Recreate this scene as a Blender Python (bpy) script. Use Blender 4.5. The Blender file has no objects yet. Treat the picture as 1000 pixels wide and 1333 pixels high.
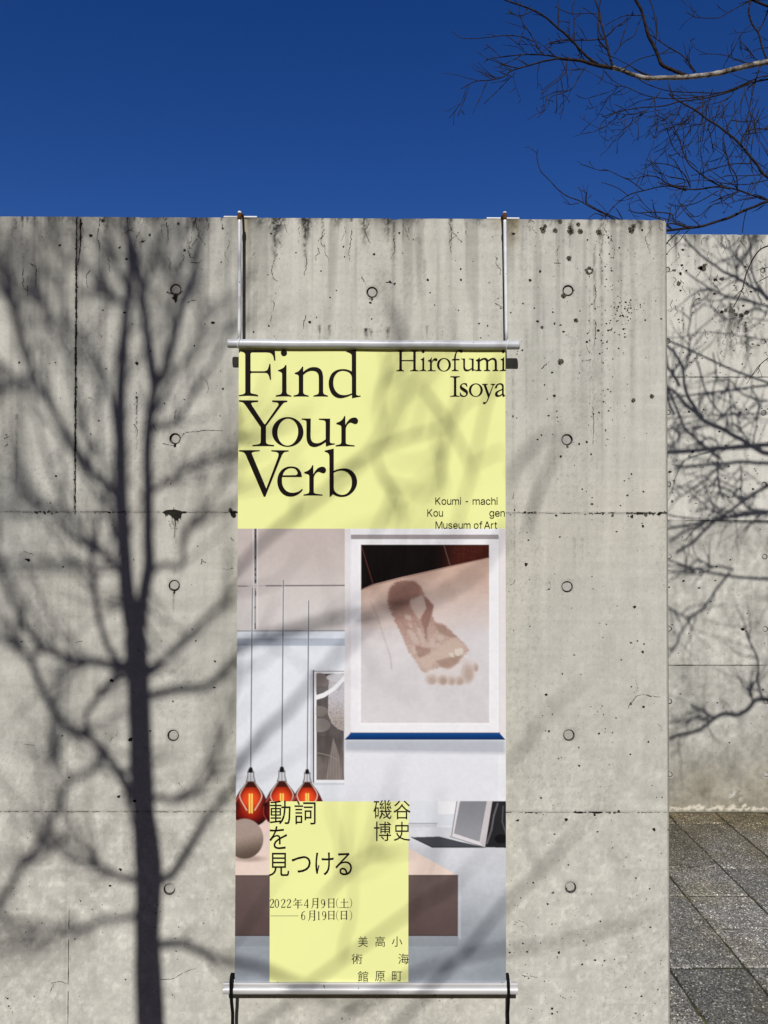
import bpy, bmesh, math, random
import numpy as np
from mathutils import Vector, Matrix

# ------------------------------------------------------------------ camera, sky, sun, exposure
SC = bpy.context.scene
COL = SC.collection
CY = -2.3265
CAMP = np.array([0.0, CY, 1.752])
PIT, YAW, ROL, FPX = 0.02124, 0.00602, 0.00293, 999.0
_x1 = np.array([math.cos(YAW), -math.sin(YAW), 0.0])
_y1 = np.array([math.sin(YAW), math.cos(YAW), 0.0])
_z1 = np.array([0, 0, 1.0])
FWD = math.cos(PIT) * _y1 + math.sin(PIT) * _z1
_z2 = -math.sin(PIT) * _y1 + math.cos(PIT) * _z1
RGT = math.cos(ROL) * _x1 + math.sin(ROL) * _z2
UPV = -math.sin(ROL) * _x1 + math.cos(ROL) * _z2
cd = bpy.data.cameras.new("camera")
cam = bpy.data.objects.new("camera", cd)
COL.objects.link(cam)
cam.matrix_world = Matrix(((RGT[0], UPV[0], -FWD[0], CAMP[0]), (RGT[1], UPV[1], -FWD[1], CAMP[1]),
                           (RGT[2], UPV[2], -FWD[2], CAMP[2]), (0, 0, 0, 1)))
cd.sensor_fit = 'HORIZONTAL'
cd.sensor_width = 36.0
cd.lens = 36.0 * FPX / 1000.0
cd.clip_start = 0.02
cd.clip_end = 2000.0
SC.camera = cam

EL, AZ = math.radians(38.0), math.radians(5.0)
SUN = np.array([-math.sin(AZ) * math.cos(EL), -math.cos(AZ) * math.cos(EL), math.sin(EL)])
world = bpy.data.worlds.new("World")
SC.world = world
world.use_nodes = True
wn = world.node_tree.nodes
wl = world.node_tree.links
wn.clear()
sky = wn.new("ShaderNodeTexSky")
sky.sky_type = 'NISHITA'
sky.sun_disc = False
sky.sun_elevation = EL
sky.sun_rotation = math.pi + AZ
sky.altitude = 1300.0
sky.air_density = 1.0
sky.dust_density = 0.1
sky.ozone_density = 3.0
hsv = wn.new("ShaderNodeHueSaturation")
hsv.inputs['Saturation'].default_value = 1.33
hsv.inputs['Hue'].default_value = 0.520
bg = wn.new("ShaderNodeBackground")
bg.inputs['Strength'].default_value = 0.064
wo = wn.new("ShaderNodeOutputWorld")
wl.new(sky.outputs[0], hsv.inputs['Color'])
wl.new(hsv.outputs[0], bg.inputs['Color'])
wl.new(bg.outputs[0], wo.inputs['Surface'])

sd = bpy.data.lights.new("sun", 'SUN')
sd.energy = 4.0
sd.angle = math.radians(0.53)
sd.color = (1.0, 0.965, 0.90)
so = bpy.data.objects.new("sun", sd)
COL.objects.link(so)
so.rotation_euler = Vector((-SUN[0], -SUN[1], -SUN[2])).to_track_quat('-Z', 'Y').to_euler()
so.location = (-2, -6, 8)

SC.view_settings.view_transform = 'Standard'
SC.view_settings.look = 'None'
SC.view_settings.exposure = 0.2
SC.view_settings.gamma = 1.0
try:
    SC.cycles.use_denoising = True
    SC.cycles.max_bounces = 6
except Exception:
    pass

R = random.Random(7)


# ------------------------------------------------------------------ helpers
def px(x, y, Y=0.0):
    """point of the plane at depth Y that the photograph shows at pixel x, y"""
    d = FWD + (x - 500.0) / FPX * RGT - (y - 666.5) / FPX * UPV
    return CAMP + d * ((Y - CY) / d[1])


def pxa(P, Y):
    P = np.asarray(P, float)
    d = FWD[None] + ((P[:, :1] - 500.0) / FPX) * RGT[None] - ((P[:, 1:2] - 666.5) / FPX) * UPV[None]
    return CAMP[None] + d * ((Y - CY) / d[:, 1:2])


def topx(p):
    q = np.asarray(p, float) - CAMP
    w = q @ FWD
    return 500 + FPX * (q @ RGT) / w, 666.5 - FPX * (q @ UPV) / w, w


def lin(c):
    c = np.asarray(c, float) / 255.0
    return np.where(c <= 0.04045, c / 12.92, ((c + 0.055) / 1.055) ** 2.4)


def hash2(ix, iy, seed):
    h = (ix.astype(np.int64) * 374761393 + iy.astype(np.int64) * 668265263 + seed * 1442695041) & 0xffffffff
    h = ((h ^ (h >> 13)) * 1274126177) & 0xffffffff
    h = (h ^ (h >> 16)) & 0xffffffff
    return h / 4294967295.0


def vnoise(x, y, seed=0):
    ix = np.floor(x); iy = np.floor(y)
    fx = x - ix; fy = y - iy
    fx = fx * fx * (3 - 2 * fx); fy = fy * fy * (3 - 2 * fy)
    a = hash2(ix, iy, seed); b = hash2(ix + 1, iy, seed)
    c = hash2(ix, iy + 1, seed); d = hash2(ix + 1, iy + 1, seed)
    return (a * (1 - fx) + b * fx) * (1 - fy) + (c * (1 - fx) + d * fx) * fy


def fbm(x, y, seed=0, o=4):
    s = 0; a = 0.5; t = 0
    for i in range(o):
        s = s + a * vnoise(x, y, seed + i * 17); t += a
        x = x * 2.03 + 5.1; y = y * 2.03 + 1.7; a *= 0.5
    return s / t


def smooth(e0, e1, v):
    t = np.clip((v - e0) / (e1 - e0), 0, 1)
    return t * t * (3 - 2 * t)


def link(name, me, mats=(), parent=None, shade=False):
    ob = bpy.data.objects.new(name, me)
    COL.objects.link(ob)
    for m in (mats if isinstance(mats, (list, tuple)) else [mats]):
        me.materials.append(m)
    if parent is not None:
        ob.parent = parent
    if shade:
        me.polygons.foreach_set("use_smooth", [True] * len(me.polygons))
    return ob


def mesh(name, V, F, mats=(), parent=None, shade=False, midx=None):
    me = bpy.data.meshes.new(name)
    me.from_pydata([tuple(v) for v in V], [], F)
    ob = link(name, me, mats, parent, shade)
    if midx is not None:
        me.polygons.foreach_set("material_index", midx)
    me.update()
    return ob


def tag(o, label=None, cat=None, group=None, kind=None):
    if label: o["label"] = label
    if cat: o["category"] = cat
    if group: o["group"] = group
    if kind: o["kind"] = kind
    return o


def empty(name, loc):
    o = bpy.data.objects.new(name, None)
    o.empty_display_size = 0.1
    COL.objects.link(o)
    o.location = loc
    return o


def box_vf(V, F, a, b, bev=0.0):
    n = len(V)
    x0, y0, z0 = a; x1, y1, z1 = b
    V += [(x0, y0, z0), (x1, y0, z0), (x1, y1, z0), (x0, y1, z0), (x0, y0, z1), (x1, y0, z1), (x1, y1, z1), (x0, y1, z1)]
    F += [[n + i for i in f] for f in ((3, 2, 1, 0), (4, 5, 6, 7), (0, 1, 5, 4), (1, 2, 6, 5), (2, 3, 7, 6), (3, 0, 4, 7))]


def bevel(ob, w, seg=2):
    bm = bmesh.new(); bm.from_mesh(ob.data)
    bmesh.ops.bevel(bm, geom=bm.edges[:], offset=w, segments=seg, affect='EDGES', profile=0.5)
    bm.to_mesh(ob.data); bm.free()


def tube(V, F, pts, rad, n=6, cap=True):
    pts = np.asarray(pts, float)
    m = len(pts)
    if m < 2: return
    rad = np.broadcast_to(np.asarray(rad, float), (m,))
    tan = np.gradient(pts, axis=0)
    tan /= np.maximum(np.linalg.norm(tan, axis=1, keepdims=True), 1e-9)
    up = np.array([0.31, 0.83, 0.46])
    base = len(V)
    u = np.cross(tan[0], up); u /= np.linalg.norm(u)
    ang = np.arange(n) * 2 * math.pi / n
    ca, sa = np.cos(ang), np.sin(ang)
    for i in range(m):
        u = u - tan[i] * (u @ tan[i]); u /= max(np.linalg.norm(u), 1e-9)
        w = np.cross(tan[i], u)
        ring = pts[i] + rad[i] * (ca[:, None] * u + sa[:, None] * w)
        V.extend(map(tuple, ring))
        if i:
            a = base + (i - 1) * n; b = base + i * n
            for k in range(n):
                k2 = (k + 1) % n
                F.append([a + k, a + k2, b + k2, b + k])
    if cap:
        F.append([base + k for k in range(n)][::-1])
        F.append([base + (m - 1) * n + k for k in range(n)])


def cr(pts, k=6):
    """smooth polyline through the points"""
    P = np.asarray(pts, float)
    if len(P) < 3:
        t = np.linspace(0, 1, k + 1)[:, None]
        return P[0] * (1 - t) + P[-1] * t
    Q = np.vstack([2 * P[0] - P[1], P, 2 * P[-1] - P[-2]])
    out = []
    for i in range(1, len(Q) - 2):
        p0, p1, p2, p3 = Q[i - 1], Q[i], Q[i + 1], Q[i + 2]
        for j in range(k):
            t = j / k
            out.append(0.5 * (2 * p1 + (p2 - p0) * t + (2 * p0 - 5 * p1 + 4 * p2 - p3) * t * t + (3 * p1 - p0 - 3 * p2 + p3) * t ** 3))
    out.append(Q[-2])
    return np.array(out)


def parse(s):
    """'x,y x,y ...' into points"""
    return [tuple(float(v) for v in p.split(',')) for p in s.split()]


# ------------------------------------------------------------------ materials
class NT:
    def __init__(self, name):
        self.m = bpy.data.materials.new(name)
        self.m.use_nodes = True
        self.t = self.m.node_tree
        self.t.nodes.clear()
        self.out = self.t.nodes.new("ShaderNodeOutputMaterial")
        self.b = self.t.nodes.new("ShaderNodeBsdfPrincipled")
        self.t.links.new(self.b.outputs[0], self.out.inputs[0])
        self.tc = self.t.nodes.new("ShaderNodeTexCoord")

    def set(self, **k):
        for a, v in k.items():
            self.b.inputs[a.replace('_', ' ')].default_value = v
        return self

    def link(self, a, b):
        self.t.links.new(a, b)

    def noise(self, scale, detail=4, rough=0.6, sc=(1, 1, 1), d=None):
        mp = self.t.nodes.new("ShaderNodeMapping")
        mp.inputs['Scale'].default_value = sc
        self.link(self.tc.outputs['Object'], mp.inputs[0])
        n = self.t.nodes.new("ShaderNodeTexNoise")
        n.inputs['Scale'].default_value = scale
        n.inputs['Detail'].default_value = detail
        n.inputs['Roughness'].default_value = rough
        if d: n.inputs['Distortion'].default_value = d
        self.link(mp.outputs[0], n.inputs['Vector'])
        return n.outputs['Fac']

    def voronoi(self, scale, sc=(1, 1, 1)):
        mp = self.t.nodes.new("ShaderNodeMapping")
        mp.inputs['Scale'].default_value = sc
        self.link(self.tc.outputs['Object'], mp.inputs[0])
        n = self.t.nodes.new("ShaderNodeTexVoronoi")
        n.inputs['Scale'].default_value = scale
        self.link(mp.outputs[0], n.inputs['Vector'])
        return n

    def ramp(self, fac, stops):
        r = self.t.nodes.new("ShaderNodeValToRGB")
        e = r.color_ramp.elements
        while len(e) < len(stops): e.new(0.5)
        for i, (p, c) in enumerate(stops):
            e[i].position = p
            e[i].color = (*c, 1) if isinstance(c, (tuple, list)) else (c, c, c, 1)
        self.link(fac, r.inputs[0])
        return r.outputs[0]

    def mapr(self, v, lo, hi):
        n = self.t.nodes.new("ShaderNodeMapRange")
        n.inputs['From Min'].default_value = lo
        n.inputs['From Max'].default_value = hi
        self.link(v, n.inputs['Value'])
        return n.outputs[0]

    def mix(self, a, b, fac=1.0, mode='MULTIPLY'):
        n = self.t.nodes.new("ShaderNodeMix")
        n.data_type = 'RGBA'
        n.blend_type = mode
        for s, v in ((n.inputs[6], a), (n.inputs[7], b), (n.inputs[0], fac)):
            if hasattr(v, 'links'): self.link(v, s)
            elif isinstance(v, (tuple, list)): s.default_value = (*v, 1)
            else: s.default_value = v
        return n.outputs[2]

    def bump(self, h, strength=0.3, dist=0.002):
        n = self.t.nodes.new("ShaderNodeBump")
        n.inputs['Strength'].default_value = strength
        n.inputs['Distance'].default_value = dist
        self.link(h, n.inputs['Height'])
        self.link(n.outputs[0], self.b.inputs['Normal'])
        return self

    def base(self, c):
        if hasattr(c, 'links'): self.link(c, self.b.inputs['Base Color'])
        else: self.b.inputs['Base Color'].default_value = (*c, 1)
        return self

    def attr(self, name):
        n = self.t.nodes.new("ShaderNodeVertexColor")
        n.layer_name = name
        return n.outputs[0]


def mat_concrete(name, col, contrast=1.0):
    n = NT(name)
    n.set(Roughness=0.9)
    n.b.inputs['Specular IOR Level'].default_value = 0.25
    g = n.ramp(n.noise(260, 3, 0.7), [(0.25, 0.90 - .03 * contrast), (0.5, 1.0), (0.8, 1.07)])
    g2 = n.ramp(n.noise(75, 5, 0.65), [(0.3, 0.93), (0.5, 1.0), (0.72, 1.05)])
    c = n.mix(n.mix(n.mix(col, n.attr("wear")), g), g2)
    c = n.mix(c, n.ramp(n.noise(300, 2, 0.5), [(0.655, 1.0), (0.72, 0.50)]))        # pores
    c = n.mix(c, n.ramp(n.noise(120, 3, 0.6, (1.6, 1, .35)), [(0.60, 1.0), (0.76, 0.72)]))   # short upright flecks
    c = n.mix(c, n.ramp(n.noise(210, 2, 0.5), [(0.24, 1.16), (0.34, 1.0)]))        # pale chalk grains
    n.base(c)
    n.bump(n.noise(180, 5, 0.7), 0.35, 0.0012)
    return n.m


M = {}
M['concrete'] = mat_concrete("concrete", (0.468, 0.460, 0.422))
M['concrete_back'] = mat_concrete("weathered_concrete", (0.535, 0.528, 0.49), 1.5)


def mat_simple(name, col, rough=0.6, metal=0.0, nscale=60, amt=0.12, spec=None, bump=0.0):
    n = NT(name)
    if spec is None and max(col) < 0.2: spec = 0.06
    n.set(Roughness=rough, Metallic=metal)
    if spec is not None: n.b.inputs['Specular IOR Level'].default_value = spec
    n.base(n.mix(col, n.ramp(n.noise(nscale, 5), [(0.3, 1 - amt), (0.7, 1 + amt)])))
    if bump: n.bump(n.noise(nscale * 2, 4), bump, 0.001)
    return n.m


M['grime_pit_shade'] = mat_simple("grime_pit_shade", (0.022, 0.020, 0.017), 0.95, nscale=300, amt=0.4)  # dark dirt, also the shade inside pits put in as colour
M['lichen_pit_shade'] = mat_simple("lichen_pit_shade", (0.085, 0.08, 0.068), 0.95, nscale=350, amt=0.6)  # grey spots, also the paler pits with their hollow shade in the colour
M['plug'] = mat_simple("mortar_plug", (0.36, 0.35, 0.325), 0.9, nscale=200, amt=0.2, bump=0.3)
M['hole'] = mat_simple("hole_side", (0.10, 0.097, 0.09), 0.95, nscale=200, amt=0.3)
M['ink'] = mat_simple("printing_ink", (0.0085, 0.0055, 0.006), 0.55, nscale=30, amt=0.1, spec=0.05)
M['strap'] = mat_simple("black_webbing", (0.006, 0.006, 0.006), 0.8, nscale=400, amt=0.4)
M['rust'] = mat_simple("rust", (0.09, 0.045, 0.02), 0.9, nscale=300, amt=0.6)
M['steel'] = mat_simple("zinc_steel", (0.45, 0.46, 0.48), 0.4, 0.6, nscale=80, amt=0.15)


def mat_white_paint(name, col):
    n = NT(name)
    n.set(Roughness=0.35)
    chips = n.ramp(n.noise(140, 3, 0.5), [(0.715, 1.0), (0.74, 0.12)])
    n.base(n.mix(n.mix(col, n.ramp(n.noise(40, 4), [(0.3, 0.88), (0.7, 1.05)])), chips))
    return n.m


M['white'] = mat_white_paint("white_paint", (0.68, 0.70, 0.74))
M['grey_paint'] = mat_white_paint("grey_white_paint", (0.47, 0.49, 0.53))


def mat_alu():
    n = NT("worn_aluminium")
    n.set(Roughness=0.5, Metallic=0.3)
    chips = n.ramp(n.noise(60, 3, 0.55), [(0.70, 1.0), (0.73, 0.08)])
    n.base(n.mix(n.mix((0.56, 0.56, 0.575), n.ramp(n.noise(30, 4, sc=(0.2, 1, 1)), [(0.3, 0.85), (0.7, 1.1)])), chips))
    return n.m


M['alu'] = mat_alu()


def mat_cloth(name, colour=None):
    n = NT(name)
    n.set(Roughness=0.7)
    n.b.inputs['Specular IOR Level'].default_value = 0.08
    src = n.attr("print") if colour is None else colour
    n.base(n.mix(src, n.ramp(n.noise(3.0, 3), [(0.3, 0.965), (0.7, 1.03)])))
    n.bump(n.noise(5.0, 2, 0.4), 0.25, 0.01)
    return n.m


M['yellow'] = mat_cloth("yellow_banner_fabric", (0.735, 0.760, 0.330))
M['print'] = mat_cloth("printed_fabric")


def mat_bark(name, a, b, sc, vor=False):
    n = NT(name)
    n.set(Roughness=0.85)
    n.b.inputs['Specular IOR Level'].default_value = 0.12
    n.base(n.ramp(n.noise(sc, 5, 0.65, (1, 1, 1)), [(0.38, a), (0.62, b)]))
    n.bump(n.noise(sc * 2, 4), 0.5, 0.002)
    return n.m


M['bark_pale'] = mat_bark("pale_birch_bark", (0.04, 0.033, 0.029), (0.32, 0.29, 0.26), 34)
M['bark_dark'] = mat_bark("dark_twig_bark", (0.010, 0.008, 0.008), (0.034, 0.026, 0.023), 60)
M['bark'] = mat_bark("grey_bark", (0.05, 0.042, 0.035), (0.13, 0.11, 0.095), 30)


def mat_slab():
    n = NT("granite_paving")
    n.set(Roughness=0.88)
    n.b.inputs['Specular IOR Level'].default_value = 0.3
    gi = n.t.nodes.new("ShaderNodeNewGeometry")
    tone = n.ramp(gi.outputs['Random Per Island'], [(0.0, 0.68), (1.0, 1.38)])
    v = n.voronoi(185)
    sp = n.ramp(v.outputs['Color'], [(0.12, 0.3), (0.5, 0.9), (0.80, 1.8), (0.95, 5.2)])
    big = n.ramp(n.noise(9, 5, 0.65), [(0.3, 0.72), (0.7, 1.2)])
    moss = n.ramp(n.noise(2.3, 4, 0.6), [(0.45, (1.0, 1.0, 1.0)), (0.7, (0.92, 0.87, 0.70))])
    fine = n.ramp(n.noise(420, 2), [(0.35, 0.65), (0.68, 1.4)])
    c = n.mix(n.mix(n.mix(n.mix(n.mix((0.160, 0.156, 0.147), tone), sp), big), moss), fine)
    sx = n.t.nodes.new("ShaderNodeSeparateXYZ")       # earth and moss gathered along the wall foot
    n.link(n.tc.outputs['Object'], sx.inputs[0])
    ad = n.t.nodes.new("ShaderNodeMath"); ad.operation = 'MULTIPLY_ADD'
    n.link(n.noise(7, 5, 0.7), ad.inputs[0]); ad.inputs[1].default_value = 1.3
    n.link(sx.outputs[1], ad.inputs[2])
    c = n.mix(c, n.ramp(n.mapr(ad.outputs[0], 2.2, 3.0), [(0.0, (1.0, 1.0, 1.0)), (1.0, (0.66, 0.58, 0.42))]))
    n.base(c)
    n.bump(n.noise(220, 4, 0.7), 0.7, 0.0025)
    return n.m


M['slab'] = mat_slab()
M['lime'] = mat_simple("lime_rim_highlight", (0.42, 0.40, 0.36), 0.95, nscale=150, amt=0.5)  # also carries the painted highlight on slab edges


def mat_ground():
    n = NT("mossy_earth")
    n.set(Roughness=0.95)
    n.base(n.ramp(n.noise(14, 6, 0.7), [(0.42, (0.010, 0.008, 0.006)), (0.55, (0.034, 0.031, 0.010)), (0.68, (0.10, 0.10, 0.022))]))
    n.bump(n.noise(120, 4), 0.8, 0.004)
    return n.m


M['ground'] = mat_ground()

# ------------------------------------------------------------------ ground and paving
mesh("ground", [(-400, -400, -0.007), (400, -400, -0.007), (400, 400, -0.007), (-400, 400, -0.007)], [[0, 1, 2, 3]], M['ground'])
tag(bpy.data.objects["ground"], kind="structure")


def build_bounce_ground():
    # unseen dry ground by the bare tree, added to bounce warm light into shade
    n = NT("bounce_ground_brown")
    n.set(Roughness=1.0)
    n.b.inputs['Specular IOR Level'].default_value = 0.0
    n.base(n.ramp(n.noise(9, 6, .7), [(.35, (.085, .066, .040)), (.65, (.16, .128, .078))]))
    n.bump(n.noise(90, 4), .8, .01)
    V = []; F = []
    N = 40
    for i in range(N + 1):
        for j in range(N + 1):
            x = -30 + 60 * i / N; y = -34 + 33.995 * j / N
            V.append((x, y, .001 + (.03 * float(fbm(np.float64(x * .8), np.float64(y * .8), 400, 3)) if j < N - 2 else 0)))
    for i in range(N):
        for j in range(N):
            q = i * (N + 1) + j
            F.append([q, q + N + 1, q + N + 2, q + 1])
    tag(mesh("bounce_ground", V, F, n.m), kind="structure")


build_bounce_ground()


def build_sky_blocker():  # unseen slope added to block the low sky and keep shade dark
    V = []; F = []
    na, nr = 90, 14
    for i in range(na + 1):
        a = math.radians(150 + 240 * i / na)      # behind the viewpoint, from left round to right
        for j in range(nr + 1):
            t = j / nr
            d = 45 + 120 * t
            wid = math.sin(math.pi * i / na) ** .6
            h = 102 * smooth(0, 1, np.float64(t)) * wid * (.85 + .3 * float(fbm(np.float64(i * .13), np.float64(t * 2), 300, 3)))
            h += 7 * t * (float(vnoise(np.float64(i * 1.1), np.float64(j * 1.3), 301)) - .3)
            V.append((d * math.cos(a), d * math.sin(a), h - .5))
    for i in range(na):
        for j in range(nr):
            q = i * (nr + 1) + j
            F.append([q, q + nr + 1, q + nr + 2, q + 1])
    n = NT("sky_blocker_slope")
    n.set(Roughness=1.0)
    n.b.inputs['Specular IOR Level'].default_value = 0.0
    n.base(n.ramp(n.noise(.35, 6, .7), [(.35, (.018, .017, .012)), (.65, (.055, .048, .034))]))
    tag(mesh("sky_blocker_hills", V, F, n.m, shade=True), kind="structure")


build_sky_blocker()


WALL_END = 0.884


def build_paving():
    V = []; F = []
    r = random.Random(3)
    w = 0.307
    known = {0: [-2, 0, 2, 4, 6], 1: [-1, 0, 1, 2, 3, 5], 2: [-1, 1, 2, 3, 5], 3: [0, 1, 3, 5], -1: [-1, 1, 3, 5]}
    for c in range(-24, 26):
        xa = 1.165 + c * w; xb = xa + w
        js = [-3]
        while js[-1] < 7:
            js.append(js[-1] + r.choice((1, 2, 2)))
        if c in known:
            js = [-4] + known[c] + [7]
        for j0, j1 in zip(js[:-1], js[1:]):
            ya = 0.7735 + 0.3 * j0; yb = min(0.7735 + 0.3 * j1, 2.447)
            # the paving lies behind the near wall and beside its end; earth and the added bounce ground in front
            rects = [(xa, xb, max(ya, 0.262 if xa < WALL_END else 0.003), yb)]
            if xa < WALL_END < xb and ya < 0.258: rects.append((WALL_END, xb, max(ya, 0.003), min(yb, 0.258)))
            for xq, xr, yq, yr in rects:
                if yr - yq < 0.03: continue
                g = 0.0050; gy = 0.0066
                dz = r.uniform(-0.0015, 0.0015)
                j = lambda s=0.0026: r.uniform(-s, s)
                # each side slightly wobbly, with a worn rim
                nx = 5; ny = max(3, int((yr - yq) / 0.06))
                per = []
                for i in range(nx): per.append((xq + g + (xr - xq - 2 * g) * i / nx, yq + gy, 0, 1))
                for i in range(ny): per.append((xr - g, yq + gy + (yr - yq - 2 * gy) * i / ny, -1, 0))
                for i in range(nx): per.append((xr - g - (xr - xq - 2 * g) * i / nx, yr - gy, 0, -1))
                for i in range(ny): per.append((xq + g, yr - gy - (yr - yq - 2 * gy) * i / ny, 1, 0))
                per = [(x + j(), y + j(), a, b) for x, y, a, b in per]
                n = len(V); m = len(per)
                cx, cy = (xq + xr) / 2, (yq + yr) / 2
                V += [(x, y, -0.015) for x, y, a, b in per]
                V += [(x, y, -0.0045 + dz + j(.0008)) for x, y, a, b in per]
                V += [(x + (cx - x) * 0.032, y + (cy - y) * 0.022, 0.0 + dz) for x, y, a, b in per]
                for k in range(m):
                    k2 = (k + 1) % m
                    F.append([n + k, n + k2, n + m + k2, n + m + k])
                    F.append([n + m + k, n + m + k2, n + 2 * m + k2, n + 2 * m + k])
                F.append([n + 2 * m + k for k in range(m)])
    mi = [0] * len(F)
    # pale lime and grit, with painted edge highlights along some slab rims
    for x0, x1, y, w in ((1.49, 1.78, .7735 + .6 - .005, .006), (1.17, 1.25, .7735 - .008, .010), (1.50, 1.56, .7735 + .905, .007), (1.63, 1.72, .7735 + .605, .004), (1.9, 2.1, .7735 + .3, .004)):
        k = 18
        for i in range(k):
            if r.random() < .3: continue
            a = x0 + (x1 - x0) * i / k; b = a + (x1 - x0) / k
            h = w * r.uniform(.2, .9); n = len(V); yy = y + r.uniform(-.0015, .0015)
            V += [(a, yy - h, .0026), (b, yy - h * r.uniform(.5, 1.2), .0026), (b, yy + h * .4, .0026), (a, yy + h * .4, .0026)]
            F.append([n, n + 1, n + 2, n + 3]); mi.append(1)
    return tag(mesh("pavement", V, F, [M['slab'], M['lime']], midx=mi), kind="structure")


build_paving()


# ------------------------------------------------------------------ concrete walls
def wall_front(name, X0, X1, Z0, Z1, s, holes, Yf, Yb, ext, paint, mats, bevel_right=True, hole_r=0.0172):
    """wall whose seen face is a fine grid (X0..X1, Z0..Z1) with real tie holes; ext = far left, far right, foot"""
    nx = int(round((X1 - X0) / s)); nz = int(round((Z1 - Z0) / s))
    xs = np.linspace(X0, X1, nx + 1); zs = np.linspace(Z0, Z1, nz + 1)
    XX, ZZ = np.meshgrid(xs, zs)
    col = paint(XX.ravel(), ZZ.ravel())
    XXf, ZZf = XX.ravel(), ZZ.ravel()
    rel = 0.0009 * (fbm(XXf * 9, ZZf * 9, 5, 3) - .5) * smooth(0, .02, ZZf - Z0)
    V = np.stack([XXf, np.full(XXf.shape, Yf) + np.abs(rel), ZZf], 1)
    keep = np.ones((nz, nx), bool)
    b = int(math.ceil((hole_r + 0.0035) / s))
    blocks = []
    for hx, hz in holes:
        i = int(round((hx - X0) / (X1 - X0) * nx)); k = int(round((hz - Z0) / (Z1 - Z0) * nz))
        if i - b < 0 or k - b < 0 or i + b > nx or k + b > nz: continue
        keep[k - b:k + b, i - b:i + b] = False
        blocks.append((i, k, hx, hz))
    kk, ii = np.nonzero(keep)
    a = kk * (nx + 1) + ii
    Q = np.stack([a, a + 1, a + nx + 2, a + nx + 1], 1)
    chip = .0012 * fbm(xs * 30, xs * 0, 61, 3) + .006 * smooth(.66, .80, fbm(xs * 22, xs * 0 + 3, 62, 3)) * fbm(xs * 90, xs * 0, 63, 2) + .005 * np.exp(-((xs - X1) / .006) ** 2) * (ext[1] <= X1 + .02)
    V[nz * (nx + 1):, 2] -= chip
    V = [tuple(v) for v in V]; F = Q.tolist(); mi = [0] * len(F)
    extra = []
    n = len(V); t0 = nz * (nx + 1); ty = 0.014
    V += [(x, Yf + ty, Z1) for x in xs]; extra += [0.98] * (nx + 1)
    for i in range(nx):
        F.append([t0 + i, t0 + i + 1, n + i + 1, n + i]); mi.append(0)
    for i, k, hx, hz in blocks:
        per = [(i - b + t, k - b) for t in range(2 * b)] + [(i + b, k - b + t) for t in range(2 * b)] + \
              [(i + b - t, k + b) for t in range(2 * b)] + [(i - b, k + b - t) for t in range(2 * b)]
        ids = [q * (nx + 1) + p for p, q in per]
        n = len(V); m = len(ids)
        ring = []
        for t in ids:
            an = math.atan2(V[t][2] - hz, V[t][0] - hx)
            ring.append((hx + hole_r * math.cos(an), hz + hole_r * math.sin(an)))
        V += [(x, Yf + 0.0006, z) for x, z in ring] + [(x, Yf + 0.011, z) for x, z in ring]
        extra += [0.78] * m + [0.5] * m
        for t in range(m):
            t2 = (t + 1) % m
            F.append([ids[t], ids[t2], n + t2, n + t]); mi.append(0)
            F.append([n + t, n + t2, n + m + t2, n + m + t]); mi.append(1)
        F.append([n + m + t for t in range(m)]); mi.append(1)
    # rest of the wall: coarse faces that butt against the fine grid
    n = len(V)
    xl, xr, zb, ch = ext[0], ext[1], ext[2], 0.006
    def quad(pts, m=0):
        n = len(V)
        V.extend(pts); F.append([n, n + 1, n + 2, n + 3]); mi.append(m)
        extra.extend([0.97] * 4)
    if xl < X0:
        quad([(xl, Yf, Z0), (X0, Yf, Z0), (X0, Yf, Z1), (xl, Yf, Z1)])
    if xr > X1 + ch * 1.5:
        quad([(X1, Yf, Z0), (xr, Yf, Z0), (xr, Yf, Z1), (X1, Yf, Z1)])
        re = xr
    else:   # chamfered arris at the free end
        re = X1 + ch
        quad([(X1, Yf, Z0), (re, Yf + ch, Z0), (re, Yf + ch, Z1), (X1, Yf, Z1)])
        quad([(re, Yf + ch, Z0), (re, Yb, Z0), (re, Yb, Z1), (re, Yf + ch, Z1)])
    if zb < Z0:
        quad([(xl, Yf, zb), (re, Yf, zb), (re, Yf, Z0), (xl, Yf, Z0)], 2 if Z0 < .02 else 0)
    quad([(xl, Yf + ty, Z1), (re, Yf + ty, Z1), (re, Yb, Z1), (xl, Yb, Z1)])
    quad([(xl, Yf, Z1), (X0, Yf, Z1), (X0, Yf + ty, Z1), (xl, Yf + ty, Z1)])
    quad([(X1, Yf, Z1 - .0), (re, Yf + (ch if re != xr else 0), Z1), (re, Yf + ty, Z1), (X1, Yf + ty, Z1)])
    quad([(re, Yb, zb), (xl, Yb, zb), (xl, Yb, Z1), (re, Yb, Z1)])
    quad([(xl, Yb, zb), (xl, Yf, zb), (xl, Yf, Z1), (xl, Yb, Z1)])
    if re == xr:
        quad([(re, Yf, zb), (re, Yb, zb), (re, Yb, Z1), (re, Yf, Z1)])
    full = np.ones((len(V), 4), np.float32)
    full[:len(col), :3] = col
    ex = np.array(extra)
    full[len(col):, :3] = ex[:, None]
    return V, F, mi, full, blocks


def add_marks(V, F, mi, full, polys):
    """dirt and painted pit-shade decals that belong to the wall surface, a hair proud of it"""
    ex = []
    for pts, m in polys:
        n = len(V)
        V.extend([tuple(p) for p in pts]); F.append(list(range(n, n + len(pts)))); mi.append(m)
        ex += [1.0] * len(pts)
    e = np.ones((len(ex), 4), np.float32)
    return np.vstack([full, e])


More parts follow.
